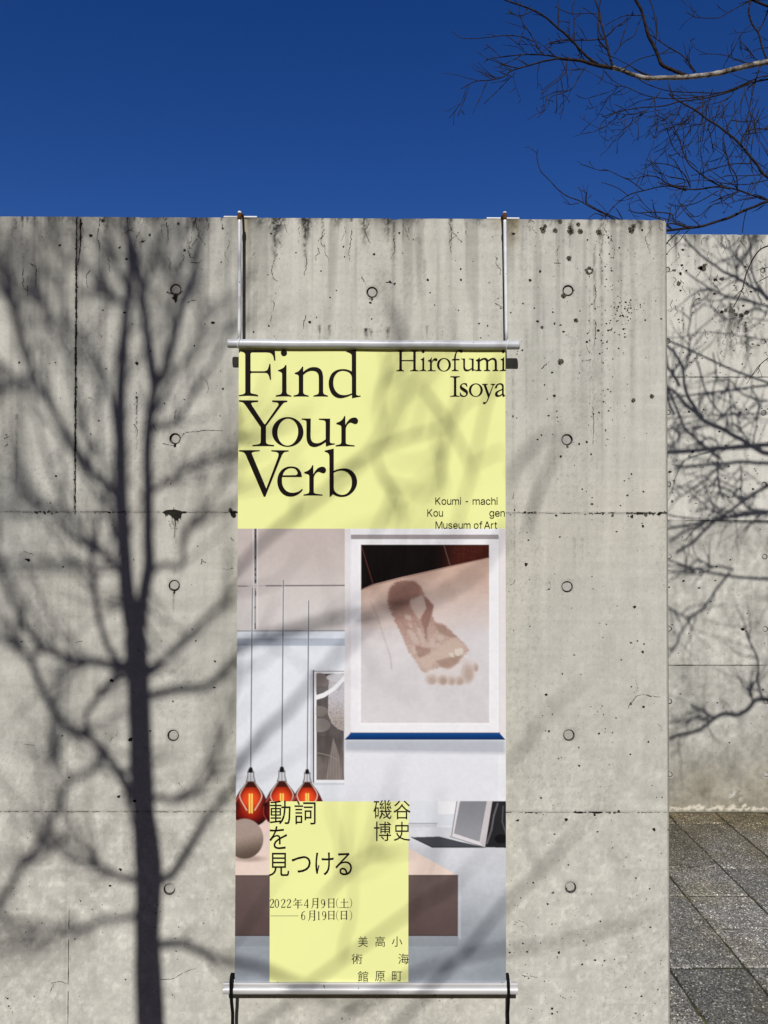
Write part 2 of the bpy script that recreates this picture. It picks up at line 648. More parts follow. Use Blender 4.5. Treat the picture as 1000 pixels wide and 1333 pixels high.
def finish_wall(name, V, F, mi, full, mats):
    me = bpy.data.meshes.new(name)
    me.from_pydata(V, [], F)
    ob = link(name, me, mats)
    me.polygons.foreach_set("material_index", mi)
    at = me.color_attributes.new("wear", 'FLOAT_COLOR', 'POINT')
    at.data.foreach_set("color", full.ravel())
    me.update()
    return ob


def plug_mesh(r, t):
    V = []; F = []; n = 28
    for rr, y in ((r, t), (r, 0.0008), (r - 0.001, 0.0)):
        V += [(rr * math.cos(i * 2 * math.pi / n), y, rr * math.sin(i * 2 * math.pi / n)) for i in range(n)]
    for a in (0, 1):
        for i in range(n):
            j = (i + 1) % n
            F.append([a * n + i, a * n + j, (a + 1) * n + j, (a + 1) * n + i])
    F.append([2 * n + i for i in range(n)])
    me = bpy.data.meshes.new("tie_plug")
    me.from_pydata(V, [], F)
    me.materials.append(M['plug'])
    return me


PLUG = plug_mesh(0.0134, 0.007)


def add_plugs(wall, blocks, Yf, rec):
    for k, (i, kk, hx, hz) in enumerate(blocks):
        o = bpy.data.objects.new("tie_plug", PLUG)
        COL.objects.link(o)
        o.parent = wall
        o.location = (hx + .0007 * math.sin(k * 2.3), Yf + rec[k % len(rec)], hz + .0007 * math.cos(k * 3.1))
        o.rotation_euler = (.07 * math.sin(k * 1.7), k * 1.3, .07 * math.cos(k * 2.9))
        o.scale = (1 + .05 * math.sin(k * 5.1),) * 3


def blob(cx, cz, r, Y, rnd, el=1.0, rough=0.35, n=9):
    ph = rnd.random() * 6
    return [(cx + r * el * (1 + rough * rnd.uniform(-1, 1)) * math.cos(ph + t * 2 * math.pi / n), Y,
             cz + r * (1 + rough * rnd.uniform(-1, 1)) * math.sin(ph + t * 2 * math.pi / n)) for t in range(n)]


def crack(polys, pts, w0, w1, Y, rnd, jit=1.0, sub=5, m=2, breaks=0.0):
    """a hairline crack along pixel points pts"""
    P = cr(pts, sub)
    W = []
    for i, p in enumerate(P):
        t = i / max(1, len(P) - 1)
        q = (p[0] + rnd.uniform(-jit, jit), p[1] + rnd.uniform(-jit, jit) * 0.6)
        W.append((px(q[0], q[1], Y), (w0 + (w1 - w0) * t) * rnd.uniform(0.5, 1.5) / 430.0 / 2))
    for (a, wa), (b_, wb) in zip(W[:-1], W[1:]):
        if rnd.random() < breaks: continue
        d = b_ - a
        L = math.hypot(d[0], d[2])
        if L < 1e-6: continue
        nx_, nz_ = -d[2] / L, d[0] / L
        polys.append(([(a[0] - nx_ * wa, Y, a[2] - nz_ * wa), (b_[0] - nx_ * wb, Y, b_[2] - nz_ * wb),
                       (b_[0] + nx_ * wb, Y, b_[2] + nz_ * wb), (a[0] + nx_ * wa, Y, a[2] + nz_ * wa)], m))


JX = -0.9235            # vertical panel joint
WEND = 0.8765           # free end of the near wall
WTOP = 2.70


def drip_mask(X, Z, lst, Yp, seed=0):
    """run-off stains: list of (px x, px width, y from, y to, darkness)"""
    d = np.zeros_like(X)
    for i, (x, w, y0, y1, k) in enumerate(lst):
        a = px(x, y0, Yp); b_ = px(x, y1, Yp)
        ww = w / FPX * (Yp - CY) * 0.5
        ln = a[2] - b_[2]
        sel = (np.abs(X - a[0]) < ww * 4) & (Z < a[2] + .004) & (Z > b_[2] - .02)
        if not sel.any(): continue
        x_, z_ = X[sel], Z[sel]
        t = np.clip((a[2] - z_) / ln, 0, 1)
        off = (fbm(z_ * 25 + i, z_ * 0 + i * 3.1, 31, 2) - .5) * ww * 1.6
        wid = ww * (1.15 - 0.75 * t)
        prof = np.exp(-((x_ - a[0] - off * t) / wid) ** 2)
        tex = 0.45 + 1.1 * smooth(.36, .62, fbm(x_ * 260, z_ * 120, 77 + i, 3))
        d[sel] = np.maximum(d[sel], k * prof * (1 - t) ** 0.6 * tex)
    return np.clip(d, 0, .95)


DR = [(361, 22, 284, 322, .8), (358, 9, 284, 352, .8), (398, 15, 284, 320, .85), (398, 8, 284, 350, .85), (340, 14, 284, 300, .5), (440, 20, 284, 298, .5), (540, 30, 284, 296, .4), (625, 26, 284, 297, .45), (720, 30, 285, 297, .4), (800, 40, 285, 297, .45), (190, 40, 283, 298, .4), (80, 50, 282, 293, .4), (420, 3, 284, 322, .6), (458, 5, 284, 303, .6), (475, 14, 284, 326, .6),
      (505, 12, 284, 318, .65), (513, 4, 290, 350, .45), (525, 2, 284, 322, .55), (553, 2, 284, 312, .4), (567, 2, 284, 330, .3),
      (587, 5, 284, 334, .6), (606, 3, 284, 300, .55), (441, 3, 284, 300, .4), (412, 14, 284, 300, .3), (345, 8, 284, 300, .3),
      (690, 6, 285, 308, .55), (707, 3, 285, 320, .45), (744, 8, 285, 345, .5), (729, 4, 285, 300, .4), (782, 8, 285, 330, .6),
      (768, 8, 285, 296, .5), (783, 4, 300, 640, .42), (774, 3, 320, 580, .42), (768, 2, 380, 560, .3), (833, 10, 285, 303, .7),
      (821, 9, 285, 300, .5), (846, 5, 285, 315, .5), (808, 4, 300, 420, .18), (660, 8, 285, 310, .4), (668, 20, 285, 320, .35),
      (29, 3, 282, 302, .75), (36, 3, 282, 296, .6), (45, 3, 282, 297, .5), (64, 3, 282, 298, .6), (80, 3, 282, 297, .5),
      (104, 6, 282, 335, .55), (138, 7, 282, 305, .7), (137, 2, 300, 318, .7), (158, 4, 282, 300, .5), (175, 4, 282, 300, .6),
      (214, 8, 283, 300, .55), (218, 3, 295, 330, .5), (253, 10, 283, 305, .7), (245, 5, 283, 330, .35), (271, 8, 283, 300, .4),
      (289, 4, 283, 300, .4), (30, 3, 330, 380, .4), (36, 2, 360, 400, .3), (22, 4, 540, 650, .35), (178, 3, 520, 600, .4),
      (416, 3, 425, 443, .6), (429, 3, 425, 443, .6), (477, 8, 428, 443, .7), (484, 3, 430, 443, .6), (505, 5, 427, 443, .6),
      (556, 3, 425, 443, .4), (553, 5, 340, 440, .2), (545, 10, 310, 380, .18), (228, 3, 680, 780, .3), (228, 6, 700, 765, .22),
      (685, 4, 430, 640, .22), (668, 3, 480, 640, .22), (700, 3, 350, 600, .14), (746, 5, 440, 600, .16), (722, 4, 500, 660, .16),
      (772, 4, 420, 660, .16), (822, 5, 430, 640, .16), (845, 4, 380, 560, .14), (800, 4, 400, 620, .12), (670, 2, 660, 780, .25),
      (748, 3, 700, 750, .35), (758, 3, 700, 745, .25), (226, 3, 770, 800, .4), (225, 2, 965, 990, .4)]


def paint_front(X, Z):
    up = smooth(0.7, 1.7, Z)
    m = np.ones_like(X)
    m *= 1 + 0.10 * (fbm(X * 2.3, Z * 1.6, 1, 4) - .5)
    m *= 1 + 0.20 * (fbm(X * 62, Z * 1.7, 2, 4) - .5) * (.35 + .65 * up)
    m *= 1 + 0.11 * (fbm(X * 3.0, Z * 85, 3, 3) - .5)
    m *= 1 + (0.14 + 0.24 * (1 - up)) * (fbm(X * 26, Z * 22, 4, 5) - .5)
    m *= 1 + (0.10 + 0.12 * (1 - up)) * (fbm(X * 110, Z * 90, 24, 3) - .5)
    # chalky specks lower down
    m *= 1 + 0.16 * smooth(.58, .72, fbm(X * 70, Z * 60, 9, 3)) * (1 - smooth(.6, 1.5, Z))
    m *= 1 - 0.15 * smooth(.60, .74, fbm(X * 170, Z * 160, 19, 3)) * smooth(.42, .6, fbm(X * 5, Z * 4, 20, 2))
    # grime creeping down from the top edge
    dt = WTOP - Z
    top = smooth(.50, .70, fbm(X * 15, Z * 4, 6, 4)) * np.exp(-dt / 0.035)
    m *= 1 - 0.62 * top
    st = smooth(.52, .70, fbm(X * 48, Z * 1.4, 8, 3)) * np.exp(-dt / 0.5)
    m *= 1 - 0.30 * st
    m *= 1 - drip_mask(X, Z, DR, 0.0)
    # tone step between the lifts
    m *= 1 - 0.015 * (Z < 1.8) + 0.02 * (Z < .9)
    for z in (1.8, 0.9):
        m *= 1 - 0.22 * np.exp(-((Z - z) / 0.003) ** 2) - 0.10 * np.exp(-(np.maximum(z - Z, 0) / 0.02)) * (Z < z) * smooth(.5, .7, fbm(X * 30, Z * 8, 14, 3))
    lft = np.exp(-((X - JX) / 0.0035) ** 2) * (Z > 1.8)
    m *= 1 - 0.45 * lft
    m *= 1 - 0.16 * np.exp(-((X - JX + 0.012) / 0.003) ** 2) * (Z < 1.8)
    col = np.stack([m, m, m], 1)
    # brown runs beside the hangers
    for x0, x1, y1, k in ((316, 325, 440, .55), (306, 312, 300, .5), (660, 676, 330, .6), (640, 656, 300, .45)):
        a = px(x0, 284, 0); b_ = px(x1, y1, 0)
        w = smooth(a[0] - .004, a[0] + .002, X) * (1 - smooth(b_[0] - .006, b_[0] + .006, X)) * smooth(b_[2] - .05, b_[2] + .08, Z)
        w = w * (0.35 + 0.65 * np.exp(-(WTOP - Z) / .07)) * (.5 + fbm(X * 90, Z * 25, 50, 3)) * k
        col *= 1 - np.clip(w, 0, .9)[:, None] * np.array([0.42, 0.55, 0.80])[None]
    warm = (fbm(X * 1.7, Z * 1.7, 40, 3) - .5)[:, None] * np.array([.04, 0, -.06])[None]
    return np.clip(col * (1 + warm), 0.03, 1.4)


FH = []
for cx_ in (0.3, 0.9, 1.5):
    for r_ in range(6):
        FH.append((JX + cx_, WTOP - 0.225 - 0.45 * r_))
for r_ in range(6):
    FH.append((JX - 0.3, WTOP - 0.225 - 0.45 * r_))
fix = {(0, 0): (228.8, 376.8), (0, 1): (227.8, 571), (0, 2): (226.9, 762.4), (0, 3): (225.3, 957.6), (0, 4): (220.5, 1158),
       (2, 0): (739.7, 378.1), (2, 1): (738.5, 572.3), (2, 2): (738.5, 763.9), (2, 3): (740.9, 957.2), (2, 4): (743, 1155.5), (1, 0): (484.4, 380.4)}
for (c_, r_), (x_, y_) in fix.items():
    p_ = px(x_, y_, 0.0)
    FH[c_ * 6 + r_] = (p_[0], p_[2])


def build_front_wall():
    V, F, mi, full, blocks = wall_front("concrete_wall", -2.25, WEND - .006, 0.05, WTOP, 0.0046, FH, 0.0, 0.25, (-6.0, WEND, -0.1), paint_front, None)
    Y = -0.0006
    rnd = random.Random(11)
    P = []
    # horizontal joints, broken and crumbly
    for yl, yr, clumps, dens in ((666.2, 668.0, [(40, 70, 2.6), (120, 165, 1.6), (215, 240, 2.5), (293, 306, 4.5), (676, 700, 1.8), (755, 790, 1.6), (786, 800, 2.6), (815, 868, 3.0), (725, 740, 1.5)], .14),
                                 (1056.6, 1057.8, [(5, 300, 1.0), (745, 806, 2.4), (640, 670, 1.2), (680, 700, 1.5), (830, 840, 1.5)], .25)):
        x = -140.0
        while x < 868:
            dx = rnd.uniform(3, 9)
            y = yl + (yr - yl) * x / 868
            w = 0.55
            for a, b, ww in clumps:
                if a <= x <= b: w = max(w, ww)
            if rnd.random() > dens or w > 1.3:
                crack(P, [(x, y + rnd.uniform(-.4, .4)), (x + dx, y + rnd.uniform(-.4, .4))], w * .8 * rnd.uniform(.5, 1.4), w * .8 * rnd.uniform(.4, 1.2), Y, rnd, .3, 2, m=2 if rnd.random() < .6 else 3, breaks=.15)
            if w > 1.3 and rnd.random() < .6:
                p = px(x + dx / 2, y + rnd.uniform(-w, w * 1.6), Y)
                P.append((blob(p[0], p[2], w * rnd.uniform(.3, .8) / 430, Y, rnd), 3 if rnd.random() < .5 else 2))
            x += dx
    # vertical joint
    y = 283.0
    while y < 667:
        dy = rnd.uniform(3, 8)
        w = 2.3 if y > 330 else 1.6
        if y > 590: w = 1.6
        x = 99.6 - (y - 283) / 384 * 2.0
        crack(P, [(x + rnd.uniform(-.4, .4), y), (x + rnd.uniform(-.4, .4), y + dy + .5)], w * rnd.uniform(.6, 1.4), w * rnd.uniform(.6, 1.3), Y, rnd, .3, 2)
        if rnd.random() < .3:
            p = px(x + rnd.uniform(-2, 2), y, Y); P.append((blob(p[0], p[2], rnd.uniform(.5, 1.4) / 430, Y, rnd, .8), 2))
        y += dy
    crack(P, [(105, 285), (105, 310), (104, 328), (101, 345)], 2.2, .8, Y, rnd, .5, 6)
    crack(P, [(90, 1185), (89, 1250), (88.3, 1333), (88, 1420)], .7, .7, Y, rnd, .2, 10, breaks=.2)
    # hairline cracks
    C = ["254,283 256,295 259,306 251,318 245,326", "258,306 264,314 268,319", "245,326 248,335 252,335", "248,341 258,342 264,337",
         "244,394 250,391 255,390", "216,283 218,300 220,313", "158,305 168,300 173,296", "180,316 190,313", "166,283 167,298 175,301",
         "235,570 242,563 255,562 270,560 290,561", "212,577 222,580 230,579", "178,510 178,540 178,560 178,585", "174,552 180,562",
         "361,330 355,345 354,354 356,362 362,366", "398,330 399,345 396,358", "421,300 418,315 422,322", "458,300 456,318 454,330 456,340",
         "587,295 588,310 585,316 588,330", "513,310 514,326 509,338", "398,410 396,418 395,428", "355,390 357,400 352,418", "471,360 476,370",
         "503,367 510,368 514,372", "667,650 670,640", 
         "705,480 715,470", "774,370 776,385 773,395", "775,415 776,430 774,450", "772,530 773,560 772,578", 
         "820,918 830,906 842,904", "842,905 860,908", "822,914 818,922", "67,1280 78,1278 87,1281", "65,1292 70,1281", "208,1275 225,1274 240,1266 255,1260",
          "645,395 655,400", "40,343 48,348", "47,350 47,365 46,375", "30,350 30,372 35,378", "36,372 36,385",
         "10,578 5,582", "6,571 12,568", "220,678 223,687 232,688", "262,735 263,728", "262,728 268,733", "226,660 227,700", "228,545 229,530",
         "300,700 306,705", "118,352 112,360 114,375", "130,283 128,300 126,310", "126,310 130,320 128,328", "268,283 272,292 270,300", "288,283 290,298",
         "680,1270 700,1272", "760,470 770,468"]
    for s in C:
        crack(P, parse(s), .95, .4, Y, rnd, .85, 9, breaks=.12, m=2 if rnd.random() < .6 else 3)
    for k in range(48):     # crazing below the top edge
        x = rnd.uniform(-100, 860); y = 285 + rnd.random() ** 2 * 55
        pts = [(x, y)]
        for t in range(rnd.randint(2, 5)):
            pts.append((pts[-1][0] + rnd.uniform(-5, 5), pts[-1][1] + rnd.uniform(2, 9)))
        crack(P, pts, .6, .35, Y, rnd, .8, 6, breaks=.3, m=3 if rnd.random() < .7 else 2)
    for k in range(30):     # faint random crazing elsewhere
        x = rnd.uniform(-100, 860); y = rnd.uniform(330, 1320)
        a = rnd.uniform(0, 6.3); pts = [(x, y)]
        for t in range(rnd.randint(2, 4)):
            a += rnd.uniform(-.9, .9)
            pts.append((pts[-1][0] + 5 * math.cos(a), pts[-1][1] + 5 * math.sin(a)))
        crack(P, pts, .6, .35, Y, rnd, .5, 4, breaks=.25, m=3)
    # bug holes as flat dark blobs, their dirt and hollow shade painted
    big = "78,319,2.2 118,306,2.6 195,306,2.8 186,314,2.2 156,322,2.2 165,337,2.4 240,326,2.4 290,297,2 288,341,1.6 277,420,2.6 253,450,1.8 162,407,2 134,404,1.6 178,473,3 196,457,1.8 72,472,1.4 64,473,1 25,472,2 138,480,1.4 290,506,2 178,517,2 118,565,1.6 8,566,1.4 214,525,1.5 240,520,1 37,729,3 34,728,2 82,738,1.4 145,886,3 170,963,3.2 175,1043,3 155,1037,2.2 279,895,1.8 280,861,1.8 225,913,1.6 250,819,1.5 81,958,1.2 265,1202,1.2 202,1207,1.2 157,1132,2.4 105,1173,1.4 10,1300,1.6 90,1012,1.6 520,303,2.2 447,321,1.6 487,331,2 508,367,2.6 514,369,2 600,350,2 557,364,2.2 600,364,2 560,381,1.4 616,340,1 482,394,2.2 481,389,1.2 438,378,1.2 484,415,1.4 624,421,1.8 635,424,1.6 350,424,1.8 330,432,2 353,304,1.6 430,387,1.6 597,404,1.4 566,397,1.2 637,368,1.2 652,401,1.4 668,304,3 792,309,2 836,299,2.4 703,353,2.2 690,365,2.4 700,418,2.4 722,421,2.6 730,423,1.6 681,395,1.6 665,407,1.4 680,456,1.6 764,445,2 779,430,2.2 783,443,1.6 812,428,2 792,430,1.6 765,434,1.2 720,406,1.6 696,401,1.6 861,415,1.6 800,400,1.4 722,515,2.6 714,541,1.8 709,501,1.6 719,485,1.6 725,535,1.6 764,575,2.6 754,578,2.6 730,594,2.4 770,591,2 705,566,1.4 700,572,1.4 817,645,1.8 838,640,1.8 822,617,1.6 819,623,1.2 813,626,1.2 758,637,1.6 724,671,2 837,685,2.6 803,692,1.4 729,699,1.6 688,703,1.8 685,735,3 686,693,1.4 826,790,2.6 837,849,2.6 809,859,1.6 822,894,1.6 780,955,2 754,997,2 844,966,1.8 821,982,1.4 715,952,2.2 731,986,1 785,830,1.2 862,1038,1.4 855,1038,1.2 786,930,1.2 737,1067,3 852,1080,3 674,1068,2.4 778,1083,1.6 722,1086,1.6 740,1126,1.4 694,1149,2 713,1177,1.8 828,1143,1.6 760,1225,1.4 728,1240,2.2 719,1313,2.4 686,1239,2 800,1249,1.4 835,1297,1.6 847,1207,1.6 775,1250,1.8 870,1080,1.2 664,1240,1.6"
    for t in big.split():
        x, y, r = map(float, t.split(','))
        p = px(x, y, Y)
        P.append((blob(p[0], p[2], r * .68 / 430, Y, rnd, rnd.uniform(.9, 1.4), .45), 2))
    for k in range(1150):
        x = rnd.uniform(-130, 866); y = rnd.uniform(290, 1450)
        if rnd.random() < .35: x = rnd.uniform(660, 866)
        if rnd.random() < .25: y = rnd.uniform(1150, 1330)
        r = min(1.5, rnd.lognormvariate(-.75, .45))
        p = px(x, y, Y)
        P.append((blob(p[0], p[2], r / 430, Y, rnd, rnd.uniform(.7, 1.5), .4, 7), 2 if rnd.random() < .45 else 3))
    for k in range(150):    # clusters of tiny pits, hollow shade painted in
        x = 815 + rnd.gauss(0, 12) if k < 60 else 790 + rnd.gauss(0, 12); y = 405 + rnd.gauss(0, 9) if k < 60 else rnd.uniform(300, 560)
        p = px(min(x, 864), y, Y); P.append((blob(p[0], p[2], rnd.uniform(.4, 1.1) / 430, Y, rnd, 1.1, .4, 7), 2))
    # lichen spots
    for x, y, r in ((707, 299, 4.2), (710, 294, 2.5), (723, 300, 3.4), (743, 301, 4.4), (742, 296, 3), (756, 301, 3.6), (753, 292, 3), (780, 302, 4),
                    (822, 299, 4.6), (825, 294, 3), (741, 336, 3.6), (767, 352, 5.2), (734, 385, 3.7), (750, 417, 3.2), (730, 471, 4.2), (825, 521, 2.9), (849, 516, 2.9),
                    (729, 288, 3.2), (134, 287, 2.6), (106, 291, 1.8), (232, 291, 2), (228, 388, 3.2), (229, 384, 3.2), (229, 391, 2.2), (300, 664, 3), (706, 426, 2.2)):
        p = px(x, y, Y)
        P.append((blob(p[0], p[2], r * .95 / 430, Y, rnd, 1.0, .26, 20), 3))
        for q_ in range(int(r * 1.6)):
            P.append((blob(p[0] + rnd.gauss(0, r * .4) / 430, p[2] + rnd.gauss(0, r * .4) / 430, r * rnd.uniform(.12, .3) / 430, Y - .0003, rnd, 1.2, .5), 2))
    p = px(767.5, 352.5, Y - .0004); P.append((blob(p[0], p[2], 2.0 / 430, Y - .0004, rnd, 1.2, .4), 0))
    # spalled black pocket on the joint
    pts = parse("211,667 216,664 222,663.5 227,663 234,664.5 240,666.5 237,669 236,674 233,675 231,678 227,676 224,673 220,670 215,669")
    P.append(([tuple(px(x + rnd.uniform(-.5, .5), y, Y - .0003)) for x, y in pts][::-1], 2))
    for x, a, b, w in ((224, 673, 683, 1.4), (228.5, 675, 686, 2), (231.5, 675, 682, 1.2), (215.5, 668, 673, 2.2), (235, 672, 677, 1.6), (228, 384, 394, 5)):
        crack(P, [(x, a), (x + .3, b)], w, w * .3, Y - .0002, rnd, .2, 3)
    crack(P, [(217, 380), (222, 381.5), (226, 382)], 1.2, 1.8, Y, rnd, .3, 4)
    crack(P, [(231, 384), (238, 379)], 1.6, .6, Y, rnd, .3, 4)
    # dark collars of dirt under the tie holes
    for x, y in ((228, 580), (227, 771), (484, 389), (739, 581)):
        p = px(x, y, Y); P.append((blob(p[0], p[2], 2.2 / 430, Y, rnd, .8, .4), 2 if x < 300 else 3))
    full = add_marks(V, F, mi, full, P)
    ob = finish_wall("concrete_wall", V, F, mi, full, [M['concrete'], M['hole'], M['grime_pit_shade'], M['lichen_pit_shade']])
    tag(ob, "nearer grey concrete wall that carries the tall yellow banner, stained along its top edge", "wall", "concrete walls")
    add_plugs(ob, blocks, 0.0, (0.004, 0.005, 0.0045, 0.0035, 0.0055))
    return ob


build_front_wall()

BY = 2.4498
BTOP = 3.607
BX = 1.8052
BDR = [(880, 4, 307, 340, .7), (892, 3, 307, 330, .6), (905, 5, 307, 322, .6), (921, 5, 307, 330, .5), (940, 4, 307, 325, .5), (955, 6, 307, 330, .5), (968, 5, 307, 335, .5),
       (985, 6, 307, 340, .5), (875, 3, 307, 320, .6), (889, 3, 400, 470, .5), (906, 3, 390, 480, .35), (926, 3, 330, 420, .3), (951, 9, 395, 480, .6),
       (971, 8, 420, 470, .65), (935, 5, 430, 470, .45), (890, 2, 420, 462, .6), (960, 5, 330, 400, .3)]


def paint_back(X, Z):
    m = np.ones_like(X)
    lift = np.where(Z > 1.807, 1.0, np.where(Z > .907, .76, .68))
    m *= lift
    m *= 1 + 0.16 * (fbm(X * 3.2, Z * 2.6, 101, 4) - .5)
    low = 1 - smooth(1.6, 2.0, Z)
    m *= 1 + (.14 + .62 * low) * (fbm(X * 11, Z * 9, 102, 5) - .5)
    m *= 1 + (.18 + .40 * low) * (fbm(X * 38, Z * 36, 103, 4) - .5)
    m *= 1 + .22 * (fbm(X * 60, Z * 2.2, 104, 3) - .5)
    dt = BTOP - Z
    m *= 1 - .55 * smooth(.42, .66, fbm(X * 22, Z * 5, 105, 4)) * np.exp(-dt / .06)
    m *= 1 - .25 * smooth(.5, .7, fbm(X * 20, Z * 1.6, 106, 3)) * np.exp(-dt / .5)
    m *= 1 - drip_mask(X, Z, BDR, BY)
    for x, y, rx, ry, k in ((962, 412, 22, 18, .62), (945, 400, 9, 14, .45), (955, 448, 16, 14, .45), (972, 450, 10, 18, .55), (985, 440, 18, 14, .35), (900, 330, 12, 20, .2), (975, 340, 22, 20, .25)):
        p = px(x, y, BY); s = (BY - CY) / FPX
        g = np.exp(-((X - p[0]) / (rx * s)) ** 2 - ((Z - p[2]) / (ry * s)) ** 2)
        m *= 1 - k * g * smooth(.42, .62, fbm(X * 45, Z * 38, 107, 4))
    for z in (2.707, 1.807, .907):
        m *= 1 - .35 * np.exp(-((Z - z) / .004) ** 2)
    col = np.stack([m, m, m], 1)
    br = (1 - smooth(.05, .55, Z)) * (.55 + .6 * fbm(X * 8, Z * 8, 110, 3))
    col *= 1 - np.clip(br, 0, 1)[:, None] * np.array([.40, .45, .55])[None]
    edge = .012 + .050 * fbm(X * 26, Z * 0, 111, 4)
    lime = (1 - smooth(edge - .006, edge + .006, Z)) * smooth(.004, .016, Z - .02 * (fbm(X * 40, Z * 0, 115, 3) - .4)) * smooth(.25, .55, fbm(X * 50, Z * 70, 112, 3))
    col = col * (1 - lime[:, None]) + lime[:, None] * np.array([1.15, 1.1, 1.0])[None] * .95
    spot = np.exp(-((X - px(957, 1036, BY)[0]) / .05) ** 2 - ((Z - px(957, 1036, BY)[2]) / .04) ** 2) * smooth(.45, .55, fbm(X * 40, Z * 40, 113, 3))
    col = col * (1 - spot[:, None]) + spot[:, None] * .95
    return np.clip(col, .03, 1.4)


def build_back_wall():
    holes = [(BX + .6 * c, BTOP - .225 - .45 * r) for c in range(-2, 6) for r in range(8)]
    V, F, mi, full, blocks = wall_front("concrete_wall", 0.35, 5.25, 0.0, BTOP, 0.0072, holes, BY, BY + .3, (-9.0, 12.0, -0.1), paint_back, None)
    Y = BY - .0008
    rnd = random.Random(23)
    P = []
    for yy, w in ((490.8, .9), (678, .7), (866, 1.1)):
        x = 860.0
        while x < 1120:
            dx = rnd.uniform(4, 12)
            if rnd.random() < .85:
                crack(P, [(x, yy), (x + dx, yy + rnd.uniform(-.3, .3))], w * 2 * rnd.uniform(.4, 1.2), w * 2 * rnd.uniform(.4, 1.2), Y, rnd, .2, 2)
            x += dx
    for k in range(800):  # pits as flat blobs, dirt and hollow shade in the colour
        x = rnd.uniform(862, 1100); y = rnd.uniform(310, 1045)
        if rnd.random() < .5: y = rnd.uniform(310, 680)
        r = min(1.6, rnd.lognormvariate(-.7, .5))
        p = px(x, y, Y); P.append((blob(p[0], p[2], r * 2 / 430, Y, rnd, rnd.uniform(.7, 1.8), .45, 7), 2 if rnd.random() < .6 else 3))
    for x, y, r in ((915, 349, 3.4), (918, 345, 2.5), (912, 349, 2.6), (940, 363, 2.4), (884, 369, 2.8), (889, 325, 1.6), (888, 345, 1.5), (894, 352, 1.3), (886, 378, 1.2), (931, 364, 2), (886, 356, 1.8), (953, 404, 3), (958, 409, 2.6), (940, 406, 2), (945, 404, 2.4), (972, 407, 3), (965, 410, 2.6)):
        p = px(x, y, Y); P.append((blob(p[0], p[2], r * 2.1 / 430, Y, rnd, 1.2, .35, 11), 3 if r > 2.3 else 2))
    for k in range(90):
        x = rnd.uniform(866, 1090); y = 308 + rnd.random() ** 1.5 * 150
        pts = [(x, y)]
        for t in range(rnd.randint(2, 5)):
            pts.append((pts[-1][0] + rnd.uniform(-4, 4), pts[-1][1] + rnd.uniform(1, 6)))
        crack(P, pts, 1.5, .8, Y, rnd, .5, 4, breaks=.15, m=rnd.choice((2, 3)))
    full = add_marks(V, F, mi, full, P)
    ob = finish_wall("concrete_wall", V, F, mi, full, [M['concrete_back'], M['hole'], M['grime_pit_shade'], M['lichen_pit_shade']])
    tag(ob, "concrete wall further back at the right, blotchy with bare branch shadows", "wall", "concrete walls")
    add_plugs(ob, blocks, BY, (0.003, 0.004, 0.0025))
    return ob


build_back_wall()

# ------------------------------------------------------------------ banner
BNY = -0.050            # front of the cloth


def rows(y):            # left and right edge of the cloth in the photograph at row y
    t = (y - 453.0) / (1279.0 - 453.0)
    return 311.0 + (305.6 - 311.0) * t, 658.0 + (659.0 - 658.0) * t


banner = empty("exhibition_banner", (0, BNY, px(480, 1290, BNY)[2]))
tag(banner, "tall yellow exhibition banner with a footprint photograph, hung from two rods on the concrete wall", "banner")


def under(o, root):
    """parent keeping the world position"""
    o.parent = root
    o.matrix_parent_inverse = Matrix.Translation(root.location).inverted()
    return o


def build_sheet():
    V = []; F = []
    n = 24
    for i in range(n + 1):
        y = 449.0 + (1281.0 - 449.0) * i / n
        l, r = rows(y)
        for x in (l, r):
            p = px(x, y, BNY)
            V.append((p[0], p[1], p[2]))
        for x in (l, r):
            p = px(x, y, BNY)
            V.append((p[0], p[1] + .0008, p[2]))
    for i in range(n):
        a = 4 * i; b = a + 4
        F += [[a, b, b + 1, a + 1], [a + 2, a + 3, b + 3, b + 2], [a, a + 2, b + 2, b], [a + 1, b + 1, b + 3, a + 3]]
    F += [[0, 1, 3, 2], [4 * n, 4 * n + 2, 4 * n + 3, 4 * n + 1]]
    under(mesh("banner_sheet", V, F, M['yellow']), banner)


build_sheet()


